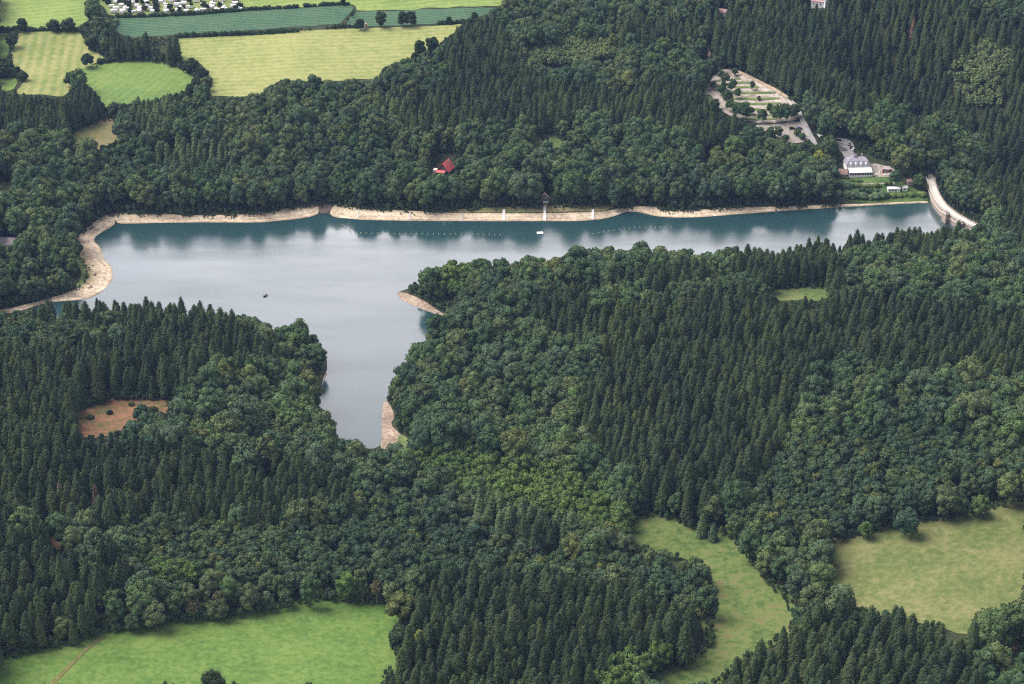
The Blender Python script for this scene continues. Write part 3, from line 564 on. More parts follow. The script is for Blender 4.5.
for k, d in KINDS.items():
    s = d['space']
    X, Y = np.meshgrid(np.arange(-660, 720, s), np.arange(610, 1980, s * .9))
    X = X + (np.arange(X.shape[0]) % 2)[:, None] * s / 2
    X = (X + rng.uniform(-.36, .36, X.shape) * s).ravel(); Y = (Y + rng.uniform(-.36, .36, Y.shape) * s).ravel()
    Z = ground(X, Y)
    sc = rng.normal(1.0, .11, X.size).clip(.7, 1.3)
    if k == 0: sc *= (.80 + .40 * vnoise(X, Y, 60, 3)) * rng.normal(1, .08, X.size).clip(.8, 1.2)
    if k == 1: sc *= (.86 + .25 * vnoise(X, Y, 45, 4)) * rng.normal(1, .07, X.size).clip(.8, 1.2)
    # forests on the far side stand a little lower on the plateau
    px, py, f = project(X, Y, Z + .62 * d['H'] * sc)
    code = SPEC[np.clip(py, 0, H - 1).astype(int), np.clip(px, 0, W - 1).astype(int)].astype(int)
    # stands run into one another: clusters of the other kind
    nz = vnoise(X, Y, 30, 9) + .35 * vnoise(X, Y, 9, 10)
    code = np.where((code == 0) & (nz > 1.21), 1, code); code = np.where((code == 0) & (nz < .20), 3, code)
    code = np.where((code == 1) & (nz < .15), 0, code); code = np.where((code == 4) & (nz > 1.08), 0, code)
    ok = (code == k) & (px > -110) & (px < W + 110) & (py > -70) & (py < H + 60)
    for zf, lat in ((-.0, 0), (.3, 0), (.55, 0), ('top', 0), (.5, .8), (.5, -.8), (.25, .7), (.25, -.7), (.75, .4), (.75, -.4)):
        if zf == 'top': zf = rng.uniform(.82, .97, X.size) if k in (1, 2) else rng.uniform(.72, .96, X.size)
        a, b_, _ = project(X + lat * d['rad'] * sc, Y, Z + zf * d['H'] * sc); ok &= ~keep_at(a, b_)
    if k != 5:      # tall trees do not stand in front of the low young growth
        for zf in (.6, .85):
            a, b_, _ = project(X, Y, Z + zf * d['H'] * sc)
            ok &= ~(SPEC[np.clip(b_, 0, H - 1).astype(int), np.clip(a, 0, W - 1).astype(int)] == 5)
    ok &= ~in_poly(LK, X, Y) & (poly_dist(LK, X, Y) > 4)
    ok &= poly_dist(DAM, X, Y, False) > 7.5
    ok &= Z > -25
    ok &= rng.random(X.size) > .03 + .12 * (vnoise(X, Y, 18, 33) > .8)
    # outside the picture keep the open land open
    pxg, pyg, _ = project(X, Y, Z)
    ok &= ~((pyg < 0) & (pxg < 505)) & ~((pyg > H + 6) & (pxg < 378) & (pxg > -30))
    # individuals with their depth
    for i in np.nonzero(ok)[0]: TREES[k].append((X[i], Y[i], Z[i], sc[i], px[i], py[i], f[i]))
print('trees', {KINDS[k]['name']: len(v) for k, v in TREES.items()})

# single trees that one can tell apart
CAT = {1: 'spruce', 0: 'tree', 2: 'larch', 3: 'tree', 4: 'young tree'}
def single(name, px, py, Ht, Rr, mat, label, conif=False, seed=1, low=.1, cat='tree', bark='bark', group=None, upto=.7, lobes=12):
    x, y, z = at1(px, py)
    t = empty(name, (x, y, z - .1), random.uniform(0, 6.28), label, cat, group)
    SING.append((x, y, Rr))
    c = conifer_crown(seed, Rr, Ht, low, 15, 10, .7) if conif else broad_crown(seed, Rr, Ht, lobes, low, .5, 85)
    c.build('crown', M[mat], t); trunk(Ht, Ht * .017, 0 if conif else 4, seed, upto).build('trunk', M[bark], t)
    return t
SING = []
S = single
S('round_bush', 213, 690, 9.5, 5.2, 'hedge', 'lone dark round bush standing in the vivid green meadow', seed=31, low=.02, cat='bush')
S('pale_tree', 157, 632, 17, 5.4, 'pale', 'tall pale grey green tree at the upper edge of the vivid meadow', seed=32, low=.04)
S('broadleaf_tree', 132, 632, 10, 3.8, 'broad', 'low round tree just beside the tall pale tree', seed=33, low=.04)
S('birch_tree', 194, 623, 11, 2.6, 'brownleaf', 'slim yellowish birch with a pale trunk at the vivid meadow edge', seed=34, low=.35, bark='bark_pale')
S('broadleaf_tree', 217, 621, 12, 5.2, 'broad', 'round dull green tree standing out into the vivid meadow', seed=35, low=.06)
S('broadleaf_tree', 222, 617, 15, 2.8, 'brownleaf', 'narrow brownish tree behind the round dull green one', seed=36, low=.3)
S('broadleaf_tree', 250, 614, 16, 5.6, 'broad', 'big dark round tree above the middle of the vivid meadow edge', seed=37, low=.05)
S('broadleaf_tree', 268, 611, 11, 3.4, 'plant', 'small grey green tree below the big dark round one', seed=38, low=.05)
S('broadleaf_tree', 287, 609, 11, 3.6, 'broad', 'small bushy tree between two taller meadow edge trees', seed=39, low=.05)
S('broadleaf_tree', 310, 608, 19, 5.0, 'broad', 'tall pointed leafy tree at the vivid meadow edge', seed=40, low=.05)
S('broadleaf_tree', 348, 604, 18, 5.2, 'bright', 'tall fresh green oval tree at the vivid meadow corner', seed=41, low=.06)
S('birch_tree', 363, 603, 15, 2.8, 'plant', 'thin grey green birch with a bare trunk at the meadow corner', seed=42, low=.35, bark='bark_pale')
S('birch_tree', 377, 605, 14, 3.0, 'brownleaf', 'pale brownish birch beside the large oak at the meadow corner', seed=43, low=.3, bark='bark_pale')
S('oak_tree', 401, 622, 17, 7.0, 'broad', 'large spreading oak on the east corner of the vivid meadow', seed=44, low=.05, lobes=18)
S('broadleaf_tree', 402, 653, 14, 6.2, 'hedge', 'broad dark bushy tree bulging over the vivid meadow edge', seed=45, low=.03, lobes=16)
S('broadleaf_tree', 421, 655, 14, 3.0, 'yellow', 'light yellowish tree in front of the near spruces', seed=46, low=.1)
S('spruce_tree', 93, 632, 23, 3.3, 'spruce', 'tall spruce with a bare trunk where the brown path starts', True, 47, .32, 'spruce', 'bark_pale')
S('broadleaf_tree', 64, 640, 13, 4.2, 'broad', 'dark leafy tree in front of the spruces with bare trunks', seed=48, low=.05)
S('broadleaf_tree', 115, 616, 14, 5.2, 'broad', 'wide dark leafy tree right of the tall bare trunk spruce'.replace('right of', 'beyond'), seed=49, low=.05)
S('spruce_tree', 63, 518, 21, 3.0, 'dead', 'brown dying spruce above the small red brown clearing', True, 50, .1, 'spruce')
S('spruce_tree', 98, 518, 20, 2.6, 'dead', 'second brown dying spruce in the stand by the small red clearing', True, 51, .1, 'spruce')
S('dead_spruce', 531, 572, 14, .9, 'dead', 'bare reddish dead trunk sticking out of the young wood', True, 52, .3, 'spruce')
S('dead_spruce', 912, 40, 20, 2.6, 'dead', 'pinkish dead spruce on the far dark slope', True, 53, .1, 'spruce')
S('oak_tree', 905, 536, 17, 6.0, 'plant', 'large pale olive tree on the upper edge of the tan meadow', seed=54, low=.05, lobes=16)
S('broadleaf_tree', 863, 540, 11, 3.4, 'bright', 'small fresh green tree at the upper edge of the tan meadow', seed=55, low=.04)
S('oak_tree', 817, 548, 17, 5.6, 'bright', 'big yellowish green tree at the corner of the tan meadow', seed=56, low=.05, lobes=16)
S('broadleaf_tree', 980, 519, 14, 4.4, 'bright', 'fresh green tree at the upper tan meadow edge beside darker ones', seed=57, low=.05)
S('spruce_tree', 702, 537, 14, 3.4, 'larch', 'pale cone shaped tree at the upper stream meadow edge', True, 58, .05, 'conifer')
S('spruce_tree', 713, 541, 11, 2.7, 'plant', 'smaller pale cone shaped tree beside the stream meadow bend', True, 59, .05, 'conifer')
S('shrub', 110, 414, 1.8, 1.6, 'hedge', 'small dark shrub on the reddish heath clearing', seed=60, low=.0, cat='shrub')
S('shrub', 90, 419, 1.6, 2.0, 'plant', 'low dark shrub near the front of the heath clearing', seed=61, low=.0, cat='shrub')
S('shrub', 131, 406, 1.8, 1.5, 'bright', 'little green shrub at the back of the heath clearing', seed=62, low=.0, cat='shrub')
S('broadleaf_tree', 140, 422, 10, 4.6, 'plant', 'dark bushy tree leaning into the reddish heath clearing', seed=68, low=.02)
S('broadleaf_tree', 152, 421, 9, 4.2, 'broad', 'rounded tree at the narrow end of the heath clearing', seed=69, low=.02)
S('copper_beech', 722, 160, 13, 5.2, 'purple', 'dark purple copper beech in the far bank forest', seed=63)
S('copper_beech', 700, 163, 12, 5.0, 'purple', 'purple copper beech nearer the lake than the other', seed=64)
S('copper_beech', 545, 143, 6, 2.6, 'purple', 'small dark purple tree on the little grass clearing', seed=65, low=.02)
S('broadleaf_tree', 820, 172, 17, 6.0, 'yellow', 'bright yellowish tree beside the restaurant road', seed=66, low=.05, lobes=16)
S('broadleaf_tree', 895, 188, 15, 4.4, 'broad', 'tall rounded tree at the end of the restaurant terrace', seed=67, low=.05)
S('broadleaf_tree', 918, 190, 12, 4.2, 'broad', 'round tree close to the dam end', seed=68, low=.05)
# hedgerow trees of the far fields
for i, (px, py, h_, r_, lab) in enumerate([
 (23,31,13,4.4,'tallest hedge tree at the back of the striped field'),(55,30,10.5,5.2,'round tree in the hedge behind the striped field, western of two'),(70,30,11,6.2,'broader round tree in the hedge behind the striped field'),
 (13,46,13,5.2,'round tree at the back corner of the striped field'),(4,76,13,6,'dark tree clump on the western hedge of the striped field'),(18,72,7,2.0,'small slim tree beside the striped field'),(23,79,8,4.2,'low bushy tree in the western hollow of the striped field'),
 (86,66,13,5.2,'round tree standing free between striped field and green pasture'),(73,83,11,6.2,'wide tree at the lower corner of the striped field'),(96,48,14,8,'great round tree crown beside the striped field'),(117,118,13,8,'dark round tree below the green pasture'),
 (192,71,12,6.6,'wide round tree at the edge of the large mown field'),(202,79,11,5.5,'second round tree down the edge of the large mown field'),(199,87,10,5,'third round tree down the edge of the large mown field'),(192,92,8,4.4,'lowest small tree down the edge of the large mown field'),
 (381,26,15,5,'tall oval tree standing in the corn strip'),(403,25,13,5,'first of two joined trees in the corn strip'),(411,24.5,14,5.6,'second of two joined trees in the corn strip'),(360,28,10,3.8,'tree beside the small hut on the mown field'),
 (421,56,15,4.8,'dark tree on the eastern edge of the mown field'),(433,53,16,5.4,'taller dark tree against the spruces by the mown field'),(415,60,8,3.4,'small bush below the dark trees by the mown field'),(449,22.5,7,2.4,'little tree on the hedge behind the mown field'),(474,19,7,3,'small tree at the far end of the corn strip hedge'),
 (343,4,9,2,'slim dark tree behind the corn field')]):
    S('field_tree', px, py + 2, h_, r_, 'hedge', lab, seed=700 + i, low=.02, cat='field tree')
for i, (px, py, h_, r_) in enumerate([(725,83,10,3.4),(731,90,11,3.6),(722,94,9,3.2),(727,102,11,4),(738,117,14,4.6),(746,119,15,5),(752,113,6,2),(762,121,11,3.8),(769,111,8,2.4),(776,121,15,5),(786,120,15,5),(794,116,12,4),(737,97,9,2.2),(752,89,9,2.0),(716,108,9,3),(721,78,8,2.6),(713,88,7,2.4),(759,99,4,1.2),(783,112,9,3),(730,110,10,3.6),(741,112,9,3),(735,74,7,2.4),(724,88,8,2.2)]):
    S('parking_tree', px, py + 2, h_, r_, 'broad', 'round leafy tree growing between the gravel parking terraces', seed=760 + i, low=.12, cat='tree', group='trees on the parking terraces')
for i, (px, py, h_, r_) in enumerate([(778,137,11,3.4),(785,142,8,3),(797,133,5,2.6),(802,138,5,2.4),(771,136,9,3)]):
    S('parking_bush', px, py + 2, h_, r_, 'broad', 'bushy tree on the lower gravel car park by the cars', seed=790 + i, low=.05, cat='bush', group='bushes on the lower car park')

# the near trees, each a thing of its own: 300 spruces, 300 broadleaf (with the alders among them), 300 young trees
def zone(k, px, py):
    if k == 1:
        if px < 100 and py > 525: return 'dark spruce in the tall stand where the brown path leaves the vivid meadow', 'spruces by the brown path'
        if px < 360: return 'dark spruce in the stand above the small red brown clearing', 'spruces above the small clearing'
        if px < 700 and py > 555: return 'dark spruce in the dense stand between the vivid meadow and the stream meadow', 'spruces between the two near meadows'
        if px > 690 and py > 590: return 'dark spruce in the stand below the large tan meadow', 'spruces below the tan meadow'
        return 'dark spruce scattered among leafy trees of the near woods', 'spruces among the near leafy woods'
    if k in (0, 3):
        if px < 400: return 'leafy tree in the near woods above the vivid meadow', 'leafy trees above the vivid meadow'
        if px < 730 and py > 560: return 'leafy tree on the western bank of the stream meadow', 'leafy trees west of the stream meadow'
        if px > 730: return 'leafy tree in the woods around the large tan meadow', 'leafy trees around the tan meadow'
        return 'fresh leafy tree in the valley between lake arm and stream meadow', 'leafy trees of the stream valley'
    return 'small young tree in the low grey green wood above the vivid meadow', 'young trees of the low near wood'
NAME = {1: 'spruce_tree', 0: 'broadleaf_tree', 3: 'alder_tree', 4: 'young_tree', 2: 'larch_tree'}
QUOTA = {1: 290, 0: 270, 3: 200, 4: 295}
SG = np.array(SING)
for k in KINDS:
    TREES[k] = [t for t in TREES[k] if (np.hypot(SG[:, 0] - t[0], (SG[:, 1] - t[1]) * .8) - .8 * SG[:, 2] - .75 * KINDS[k]['rad'] * t[3]).min() > 0]
def individuals(k, quota):
    L = TREES[k]; d = KINDS[k]
    vis = [i for i, t in enumerate(L) if -4 < t[4] < W + 4 and t[5] < H - 3 and (project(t[0], t[1], t[2] + d['H'] * t[3])[1] < H)]
    vis.sort(key=lambda i: L[i][6])
    pick = set(vis[:quota]); protos = {}
    for i in sorted(pick):
        X, Y, Z, s, px, py, f = L[i]
        vi = int(rng.integers(len(d['crown_me']))); lab, grp = zone(k, px, py)
        rz = float(rng.uniform(0, 6.283)); scl = (s * rng.uniform(.9, 1.1), s * rng.uniform(.9, 1.1), s * rng.uniform(.92, 1.08))
        if vi not in protos:
            t = empty(NAME[k], (X, Y, Z - .15), rz, lab, CAT[k], grp); t.scale = scl
            for nm, me_ in (('crown', d['crown_me'][vi]), ('trunk', d['trunk_me'])):
                o = bpy.data.objects.new(nm, me_); COL.objects.link(o); o.parent = t
            protos[vi] = t
        else: copy_tree(protos[vi], (X, Y, Z - .15), rz, lab, grp, scl)
    return [t for i, t in enumerate(L) if i not in pick]
REST = {k: individuals(k, QUOTA[k]) if k in QUOTA else TREES[k] for k in KINDS}

def scatter(name, meshes, pts, label, cat):
    """one mass of trees: points that carry their own turn, size and kind"""
    src = bpy.data.collections.new(name + '_models')
    for i, m_ in enumerate(meshes): src.objects.link(bpy.data.objects.new('%s_model_%02d' % (name, i), m_))
    n = len(pts); P = np.array([(t[0], t[1], t[2] - .15) for t in pts]); s = np.array([t[3] for t in pts])
    me = bpy.data.meshes.new(name); me.vertices.add(n); me.vertices.foreach_set('co', P.ravel())
    a = me.attributes.new('turn', 'FLOAT_VECTOR', 'POINT'); a.data.foreach_set('vector', np.stack([rng.normal(0, .025, n), rng.normal(0, .025, n), rng.uniform(0, 6.283, n)], 1).ravel())
    a = me.attributes.new('size', 'FLOAT_VECTOR', 'POINT'); a.data.foreach_set('vector', np.stack([s * rng.uniform(.9, 1.1, n), s * rng.uniform(.9, 1.1, n), s * rng.uniform(.9, 1.1, n)], 1).ravel())
    a = me.attributes.new('pick', 'INT', 'POINT'); a.data.foreach_set('value', rng.integers(0, len(meshes), n).astype(np.int32))
    o = bpy.data.objects.new(name, me); COL.objects.link(o); tag(o, label, cat, kind='stuff')
    g = bpy.data.node_groups.new(name, 'GeometryNodeTree'); g.interface.new_socket('Geometry', in_out='INPUT', socket_type='NodeSocketGeometry'); g.interface.new_socket('Geometry', in_out='OUTPUT', socket_type='NodeSocketGeometry')
    N_ = g.nodes; gi = N_.new('NodeGroupInput'); go = N_.new('NodeGroupOutput'); ip = N_.new('GeometryNodeInstanceOnPoints'); ci = N_.new('GeometryNodeCollectionInfo')
    ci.inputs['Collection'].default_value = src; ci.inputs['Separate Children'].default_value = True; ci.inputs['Reset Children'].default_value = True
    def attr(nm, ty):
        x = N_.new('GeometryNodeInputNamedAttribute'); x.data_type = ty; x.inputs['Name'].default_value = nm; return [q_ for q_ in x.outputs if q_.enabled and q_.name == 'Attribute'][0]
    e2r = N_.new('FunctionNodeEulerToRotation'); g.links.new(attr('turn', 'FLOAT_VECTOR'), e2r.inputs[0])
    g.links.new(gi.outputs[0], ip.inputs['Points']); g.links.new(ci.outputs[0], ip.inputs['Instance']); ip.inputs['Pick Instance'].default_value = True
    g.links.new(attr('pick', 'INT'), ip.inputs['Instance Index']); g.links.new(e2r.outputs[0], ip.inputs['Rotation']); g.links.new(attr('size', 'FLOAT_VECTOR'), ip.inputs['Scale'])
    g.links.new(ip.outputs[0], go.inputs[0])
    md = o.modifiers.new('trees', 'NODES'); md.node_group = g
    return o
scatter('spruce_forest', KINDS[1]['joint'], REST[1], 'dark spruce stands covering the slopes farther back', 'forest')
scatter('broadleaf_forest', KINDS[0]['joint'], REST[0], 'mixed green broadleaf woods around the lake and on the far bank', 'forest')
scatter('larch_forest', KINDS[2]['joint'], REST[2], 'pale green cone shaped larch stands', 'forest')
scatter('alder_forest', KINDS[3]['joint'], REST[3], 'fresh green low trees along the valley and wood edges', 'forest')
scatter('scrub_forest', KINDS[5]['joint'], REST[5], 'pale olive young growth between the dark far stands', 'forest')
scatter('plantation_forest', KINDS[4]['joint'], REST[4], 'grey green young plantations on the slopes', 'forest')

# undergrowth that closes the edge of the woods towards open land
D = KEEP.copy()
for _ in range(11):
    E = D.copy(); E[1:] |= D[:-1]; E[:-1] |= D[1:]; E[:, 1:] |= D[:, :-1]; E[:, :-1] |= D[:, 1:]; D = E
X, Y = np.meshgrid(np.arange(-620, 680, 2.7), np.arange(610, 1900, 2.7)); X = (X + rng.uniform(-1.3, 1.3, X.shape)).ravel(); Y = (Y + rng.uniform(-1.3, 1.3, Y.shape)).ravel(); Z = ground(X, Y)
px, py, f = project(X, Y, Z); sc = rng.uniform(.16, .42, X.size) * (.6 + .8 * vnoise(X, Y, 14, 21))
ok = (px > -20) & (px < W + 20) & (py > -5) & (py < H + 25) & D[np.clip(py, 0, H - 1).astype(int), np.clip(px, 0, W - 1).astype(int)]
for zf, lat in ((0, 0), (.6, 0), (.9, 0), (.4, 2), (.4, -2)):
    a, b_, _ = project(X + lat * sc, Y, Z + zf * 14 * sc); ok &= ~keep_at(a, b_)
ok &= ~in_poly(LK, X, Y) & (poly_dist(LK, X, Y) > 3) & (poly_dist(DAM, X, Y, False) > 5)
scatter('undergrowth', KINDS[4]['joint'], [(X[i], Y[i], Z[i], sc[i]) for i in np.nonzero(ok)[0]], 'low bushes along the edges of the woods', 'undergrowth')

weeds = []
for px_ in ([(100,212,40),(330,206,330),(620,207,300),(128,214,170),(300,207,26)]):
    x0, y0, w_ = px_; n = int(w_ * 2.6)
    wx = x0 + rng.random(n) * w_
    for a in wx:
        col = np.nonzero(KEEP[195:225, int(min(a, W - 1))])[0]
        if not len(col): continue
        t_ = rng.exponential(1.3); yb = 195 + col[0] + .5 + t_
        if vnoise(np.array(a), np.array(yb), 11, 44) < .42 or yb > 195 + col[0] + 5: continue
        x, y, z = at1(a, yb); weeds.append((x, y, z + .1, rng.uniform(.05, .13) * (1.5 if t_ < 1 else 1)))
for n_, (xa, ya, xb, yb) in enumerate([(78,246,76,256),(79,258,86,270),(86,272,84,284),(80,287,62,294),(60,295,30,302),(76,238,92,225)]):
    for _ in range(26):
        f_ = rng.random(); x, y, z = at1(xa + (xb - xa) * f_ + rng.exponential(1.6), ya + (yb - ya) * f_ + rng.normal(0, 1)); weeds.append((x, y, z + .1, rng.uniform(.05, .15)))
scatter('beach_weeds', KINDS[4]['joint'], weeds, 'scattered low weeds and scrub on the upper edge of the beaches', 'weeds')

# ------------------------------------------------------------------ hedges and bank shrubs
def hedge(px, w, h_, label, seed, mat='hedge', step=2.2):
    r = np.random.default_rng(seed); P = seen_poly(px) ; mb = MB(); c0 = P.mean(0); z00 = float(ground(c0[0], c0[1]))
    for a, b_ in zip(P[:-1], P[1:]):
        L = np.hypot(*(b_ - a)); n = max(1, int(L / step))
        for i in range(n):
            p = a + (b_ - a) * (i + r.uniform(-.3, .3)) / n; s = r.uniform(.65, 1.25); z = float(ground(p[0], p[1])) - z00
            c = np.array([p[0] - c0[0], p[1] - c0[1] , z + h_ * .42 * s]); sv = ICO2[0] * (1 + r.normal(0, .12, (len(ICO2[0]), 1))) * np.array([w * .6, w * .6, h_ * .55]) * s
            mb.add(c + sv, ICO2[1]); d = r.normal(size=(26, 3)); d /= np.linalg.norm(d, axis=1)[:, None]; d[:, 2] = abs(d[:, 2])
            cards(mb, c + d * np.array([w * .6, w * .6, h_ * .55]) * s, d + r.normal(0, .4, (26, 3)), .4, r)
    return tag(mb.build('hedge', M[mat], None, (c0[0], c0[1], z00)), label, 'hedge')
hedge([(-20,30),(20,30.5),(50,31),(80,31)], 3, 3.4, 'dark hedge behind the striped field', 1)
hedge([(177,38),(220,36),(262,34.5),(300,32)], 3, 4.2, 'dark hedge between the corn field and the large mown field', 2)
hedge([(328,29),(345,28),(362,28)], 3, 4, 'short hedge beside the small hut', 3)
hedge([(438,24.5),(455,23.5),(475,21.5)], 3, 3.2, 'low hedge at the far end of the large mown field', 4)
hedge([(117,17.5),(160,16.5),(200,14.5),(243,11.5)], 3, 3.4, 'dark hedge along the front of the campsite', 5)
hedge([(243,11),(256,9.5),(300,7.5)], 3, 3, 'hedge between corn field and light field', 6)
hedge([(305,7),(330,5.5),(352,4.5)], 3, 3, 'hedge at the far corner of the corn field', 7)
hedge([(100,64),(110,62),(118,60)], 3, 4, 'dark hedge at the back of the green pasture', 8)
hedge([(-20,77),(6,77),(14,78)], 3, 3.6, 'thick dark hedge across the narrow pastures', 9)
hedge([(90,6),(100,20),(108,32),(94,36)], 9, 8, 'tangled thicket between campsite and striped field', 10, step=3.4)
hedge([(104,30),(113,27),(116,20)], 7, 5, 'grey green thicket beside the corn field', 11, 'plant', step=3.4)
hedge([(839,178.5),(849,179)], 2, 2.0, 'clipped hedge below the restaurant side building', 12, 'broad', 1.5)
hedge([(852,187),(862,187.5),(872,187.5),(883,187)], 3, 2.8, 'row of bushes below the lawn path', 13, 'broad', 2.2)
hedge([(838,196),(855,198),(872,199),(890,197)], 6, 5, 'wild shrubs on the bank below the restaurant lawn', 14, 'broad', 3)
hedge([(892,197),(910,196),(926,196)], 4, 3, 'low bushes on the bank close to the dam', 15, 'bright', 3)
hedge([(850,181.5),(858,182),(866,182)], 2, 1.8, 'low loose bushes on the lawn straight below the restaurant', 17, 'plant', 2.6)
hedge([(838,186),(846,190),(852,192)], 5, 4.5, 'leafy shrubs at the western end of the restaurant lawn', 18, 'broad', 3)
hedge([(862,192),(872,193),(882,192)], 3.5, 3, 'loose shrubs in the middle of the terraced lawn', 19, 'hedge', 3)
hedge([(886,186),(893,187)], 3, 3, 'dark bush behind the white sheds', 16, 'hedge', 2)

# ------------------------------------------------------------------ dam
def strip(mb, path, off0, off1, z0, z1, mi=0):
    t = np.gradient(path, axis=0); t /= np.linalg.norm(t, axis=1)[:, None]; nr = np.stack([-t[:, 1], t[:, 0]], 1)
    a = path + nr * off0; b_ = path + nr * off1; n = len(path)
    v = [(p[0], p[1], z0) for p in a] + [(p[0], p[1], z0) for p in b_] + [(p[0], p[1], z1) for p in a] + [(p[0], p[1], z1) for p in b_]
    f = []
    for i in range(n - 1): f += [(i, i + 1, 2 * n + i + 1, 2 * n + i), (n + i + 1, n + i, 3 * n + i, 3 * n + i + 1), (2 * n + i, 2 * n + i + 1, 3 * n + i + 1, 3 * n + i), (i + 1, i, n + i, n + i + 1)]
    f += [(0, 2 * n, 3 * n, n), (n - 1, 2 * n - 1, 4 * n - 1, 3 * n - 1)]
    mb.add(v, f, mi); return mb
tt = np.linspace(0, len(DAM) - 1, 70); DP = np.stack([np.interp(tt, np.arange(len(DAM)), DAM[:, i]) for i in (0, 1)], 1)
for _ in range(6): DP[1:-1] = (DP[:-2] + 2 * DP[1:-1] + DP[2:]) / 4
dam = empty('dam_wall', (0, 0, 0), 0, 'curved stone dam with a pale crest road at the lake end', 'dam')
strip(MB(), DP, -2.6, 2.6, -16, CREST - .25).build('wall', M['stone'], dam)
strip(MB(), DP, -2.2, 2.2, CREST - .24, CREST + .02).build('crest_road', M['stone_pale'], dam)
strip(MB(), DP, -2.75, -2.25, CREST - .6, CREST + .9).build('parapet', M['stone_pale'], dam)
strip(MB(), DP, 2.25, 2.75, CREST - .6, CREST + .9).build('parapet', M['stone'], dam)
strip(MB(), DP, -3.0, -2.62, 3.4, 3.9).build('stone_band', M['stone_pale'], dam)
def near_dam(px, py):
    x, y = plane_pt(px, py, CREST); i = int(np.argmin(np.hypot(DP[:, 0] - x, DP[:, 1] - y))); i = min(max(i, 1), len(DP) - 2)
    t = DP[i + 1] - DP[i - 1]; t /= np.hypot(*t); return DP[i], t
for px, py in ((945, 213), (962, 222)):
    p, t = near_dam(px, py); nv = np.array([t[1], -t[0]]); side = -1
    cands = [p + nv * 4.0, p - nv * 4.0]; c = min(cands, key=lambda c_: -float(in_poly(LK, np.array(c_[0]), np.array(c_[1]))) )
    rz = math.atan2(t[1], t[0])
    o = MB().box((c[0], c[1], -1.0), (5, 3.4, 15), rz).build('gate_tower', M['stone'], dam)
    MB().box((c[0], c[1], CREST + .25), (5.6, 4.0, .5), rz).build('cornice', M['stone_pale'], o)
    MB().box((c[0], c[1], CREST + .9), (4.4, 2.8, .8), rz, .9).build('cap_stone', M['stone'], o)
for k in range(6, 66, 9):
    t = DP[min(k + 1, 69)] - DP[k - 1]; t /= np.hypot(*t); nv = np.array([-t[1], t[0]])
    mb = MB(); c = DP[k] + nv * 2.5; mb.tube((c[0], c[1], CREST + .9), (c[0], c[1], CREST + 4), .08, .05, 6); mb.box((c[0], c[1], CREST + 4.05), (.5, .3, .25))
    mb.build('lamp_post', M['grey'], dam)

# ------------------------------------------------------------------ houses
def gable(name, px, py, w, dp, hw, hr, rz, label, cat, wall, roof, wins=(3, 1), over=.5, chimney=True, ground_z=None, group=None):
    x, y, z = at1(px, py); t = empty(name, (x, y, z), rz, label, cat, group)
    MB().prism([(-w / 2, -2), (w / 2, -2), (w / 2, hw), (0, hw + hr), (-w / 2, hw)], dp).build('wall', M[wall], t)
    mb = MB(); L = math.hypot(w / 2, hr); ex = over / L
    for s in (-1, 1):
        xe, ze = s * w / 2 * (1 + ex), hw - hr * ex
        h = dp / 2 + over; p = [(0, -h, hw + hr + .05), (xe, -h, ze + .05), (xe, h, ze + .05), (0, h, hw + hr + .05)]; p2 = [(a, b_, c + .25) for a, b_, c in p]
        mb.add(p + p2, [(0, 1, 2, 3), (7, 6, 5, 4), (0, 4, 5, 1), (1, 5, 6, 2), (2, 6, 7, 3), (3, 7, 4, 0)])
    rf = mb.build('roof', M[roof], t)
    if chimney: MB().box((w * .18, dp * .2, hw + hr * .9), (.8, .8, 2.2)).build('chimney', M['stone'], rf)
    for i in range(wins[0]):
        xx_ = (i - (wins[0] - 1) / 2) * w / (wins[0] + .3)
        o = MB().box((xx_, -dp / 2 - .03, hw * .55), (1.5, .12, 1.5)).build('window', M['white'], t); MB().box((xx_, -dp / 2 - .07, hw * .55), (1.15, .12, 1.15)).build('pane', M['glass'], o)
    for i in range(wins[1]):
        yy_ = (i - (wins[1] - 1) / 2) * dp / (wins[1] + .3)
        for s in (-1, 1):
            o = MB().box((s * (w / 2 + .03), yy_, hw * .55), (.12, 1.4, 1.4)).build('window', M['white'], t); MB().box((s * (w / 2 + .07), yy_, hw * .55), (.12, 1.05, 1.05)).build('pane', M['glass'], o)
    o = MB().box((0, -dp / 2 - .02, hw + hr * .3), (1.2, .1, 1.2)).build('window', M['white'], t); MB().box((0, -dp / 2 - .05, hw + hr * .3), (.9, .12, .9)).build('pane', M['glass'], o)
    return t
def box_part(t, nm, c, d, mat, rz=0.0): return MB().box(c, d, rz).build(nm, M[mat], t)
red = gable('red_roof_house', 445.5, 171.5, 8.6, 9.5, 2.4, 5.4, math.radians(-22), 'dark timber house with a steep bright red roof in the trees', 'house', 'darkwood', 'redroof', (2, 2), .9)
o = MB().prism([(-3.4, 1.6), (3.4, 1.6), (3.4, 1.8), (-3.4, 1.8)], 3.4); o.v = [np.column_stack([o.v[0][:, 0] - 1, o.v[0][:, 1] - 6.4, o.v[0][:, 2] + o.v[0][:, 1] * .28 + .6])]; o.build('porch_roof', M['redroof'], red)
box_part(red, 'porch_wall', (-1, -6.2, .4), (6.2, 2.6, 2.6), 'darkwood')
box_part(red, 'annex', (-6.2, -3.6, .8), (2.6, 3.0, 3.0), 'white')
# boat house on the far bank
bt = gable('boathouse', 545.3, 204, 4.6, 5.0, 5.0, 2.2, 0.1, 'brown roofed wooden boathouse with a mint green front above the sand', 'boathouse', 'darkwood', 'brownroof', (0, 1), .9, False)
box_part(bt, 'front_panel', (0, -2.56, 2.7), (3.8, .14, 1.1), 'mint'); box_part(bt, 'balcony', (0, -3.1, 1.7), (4.4, 1.2, .2), 'wood'); box_part(bt, 'door', (.0, -2.55, .85), (1.4, .12, 1.6), 'wood')
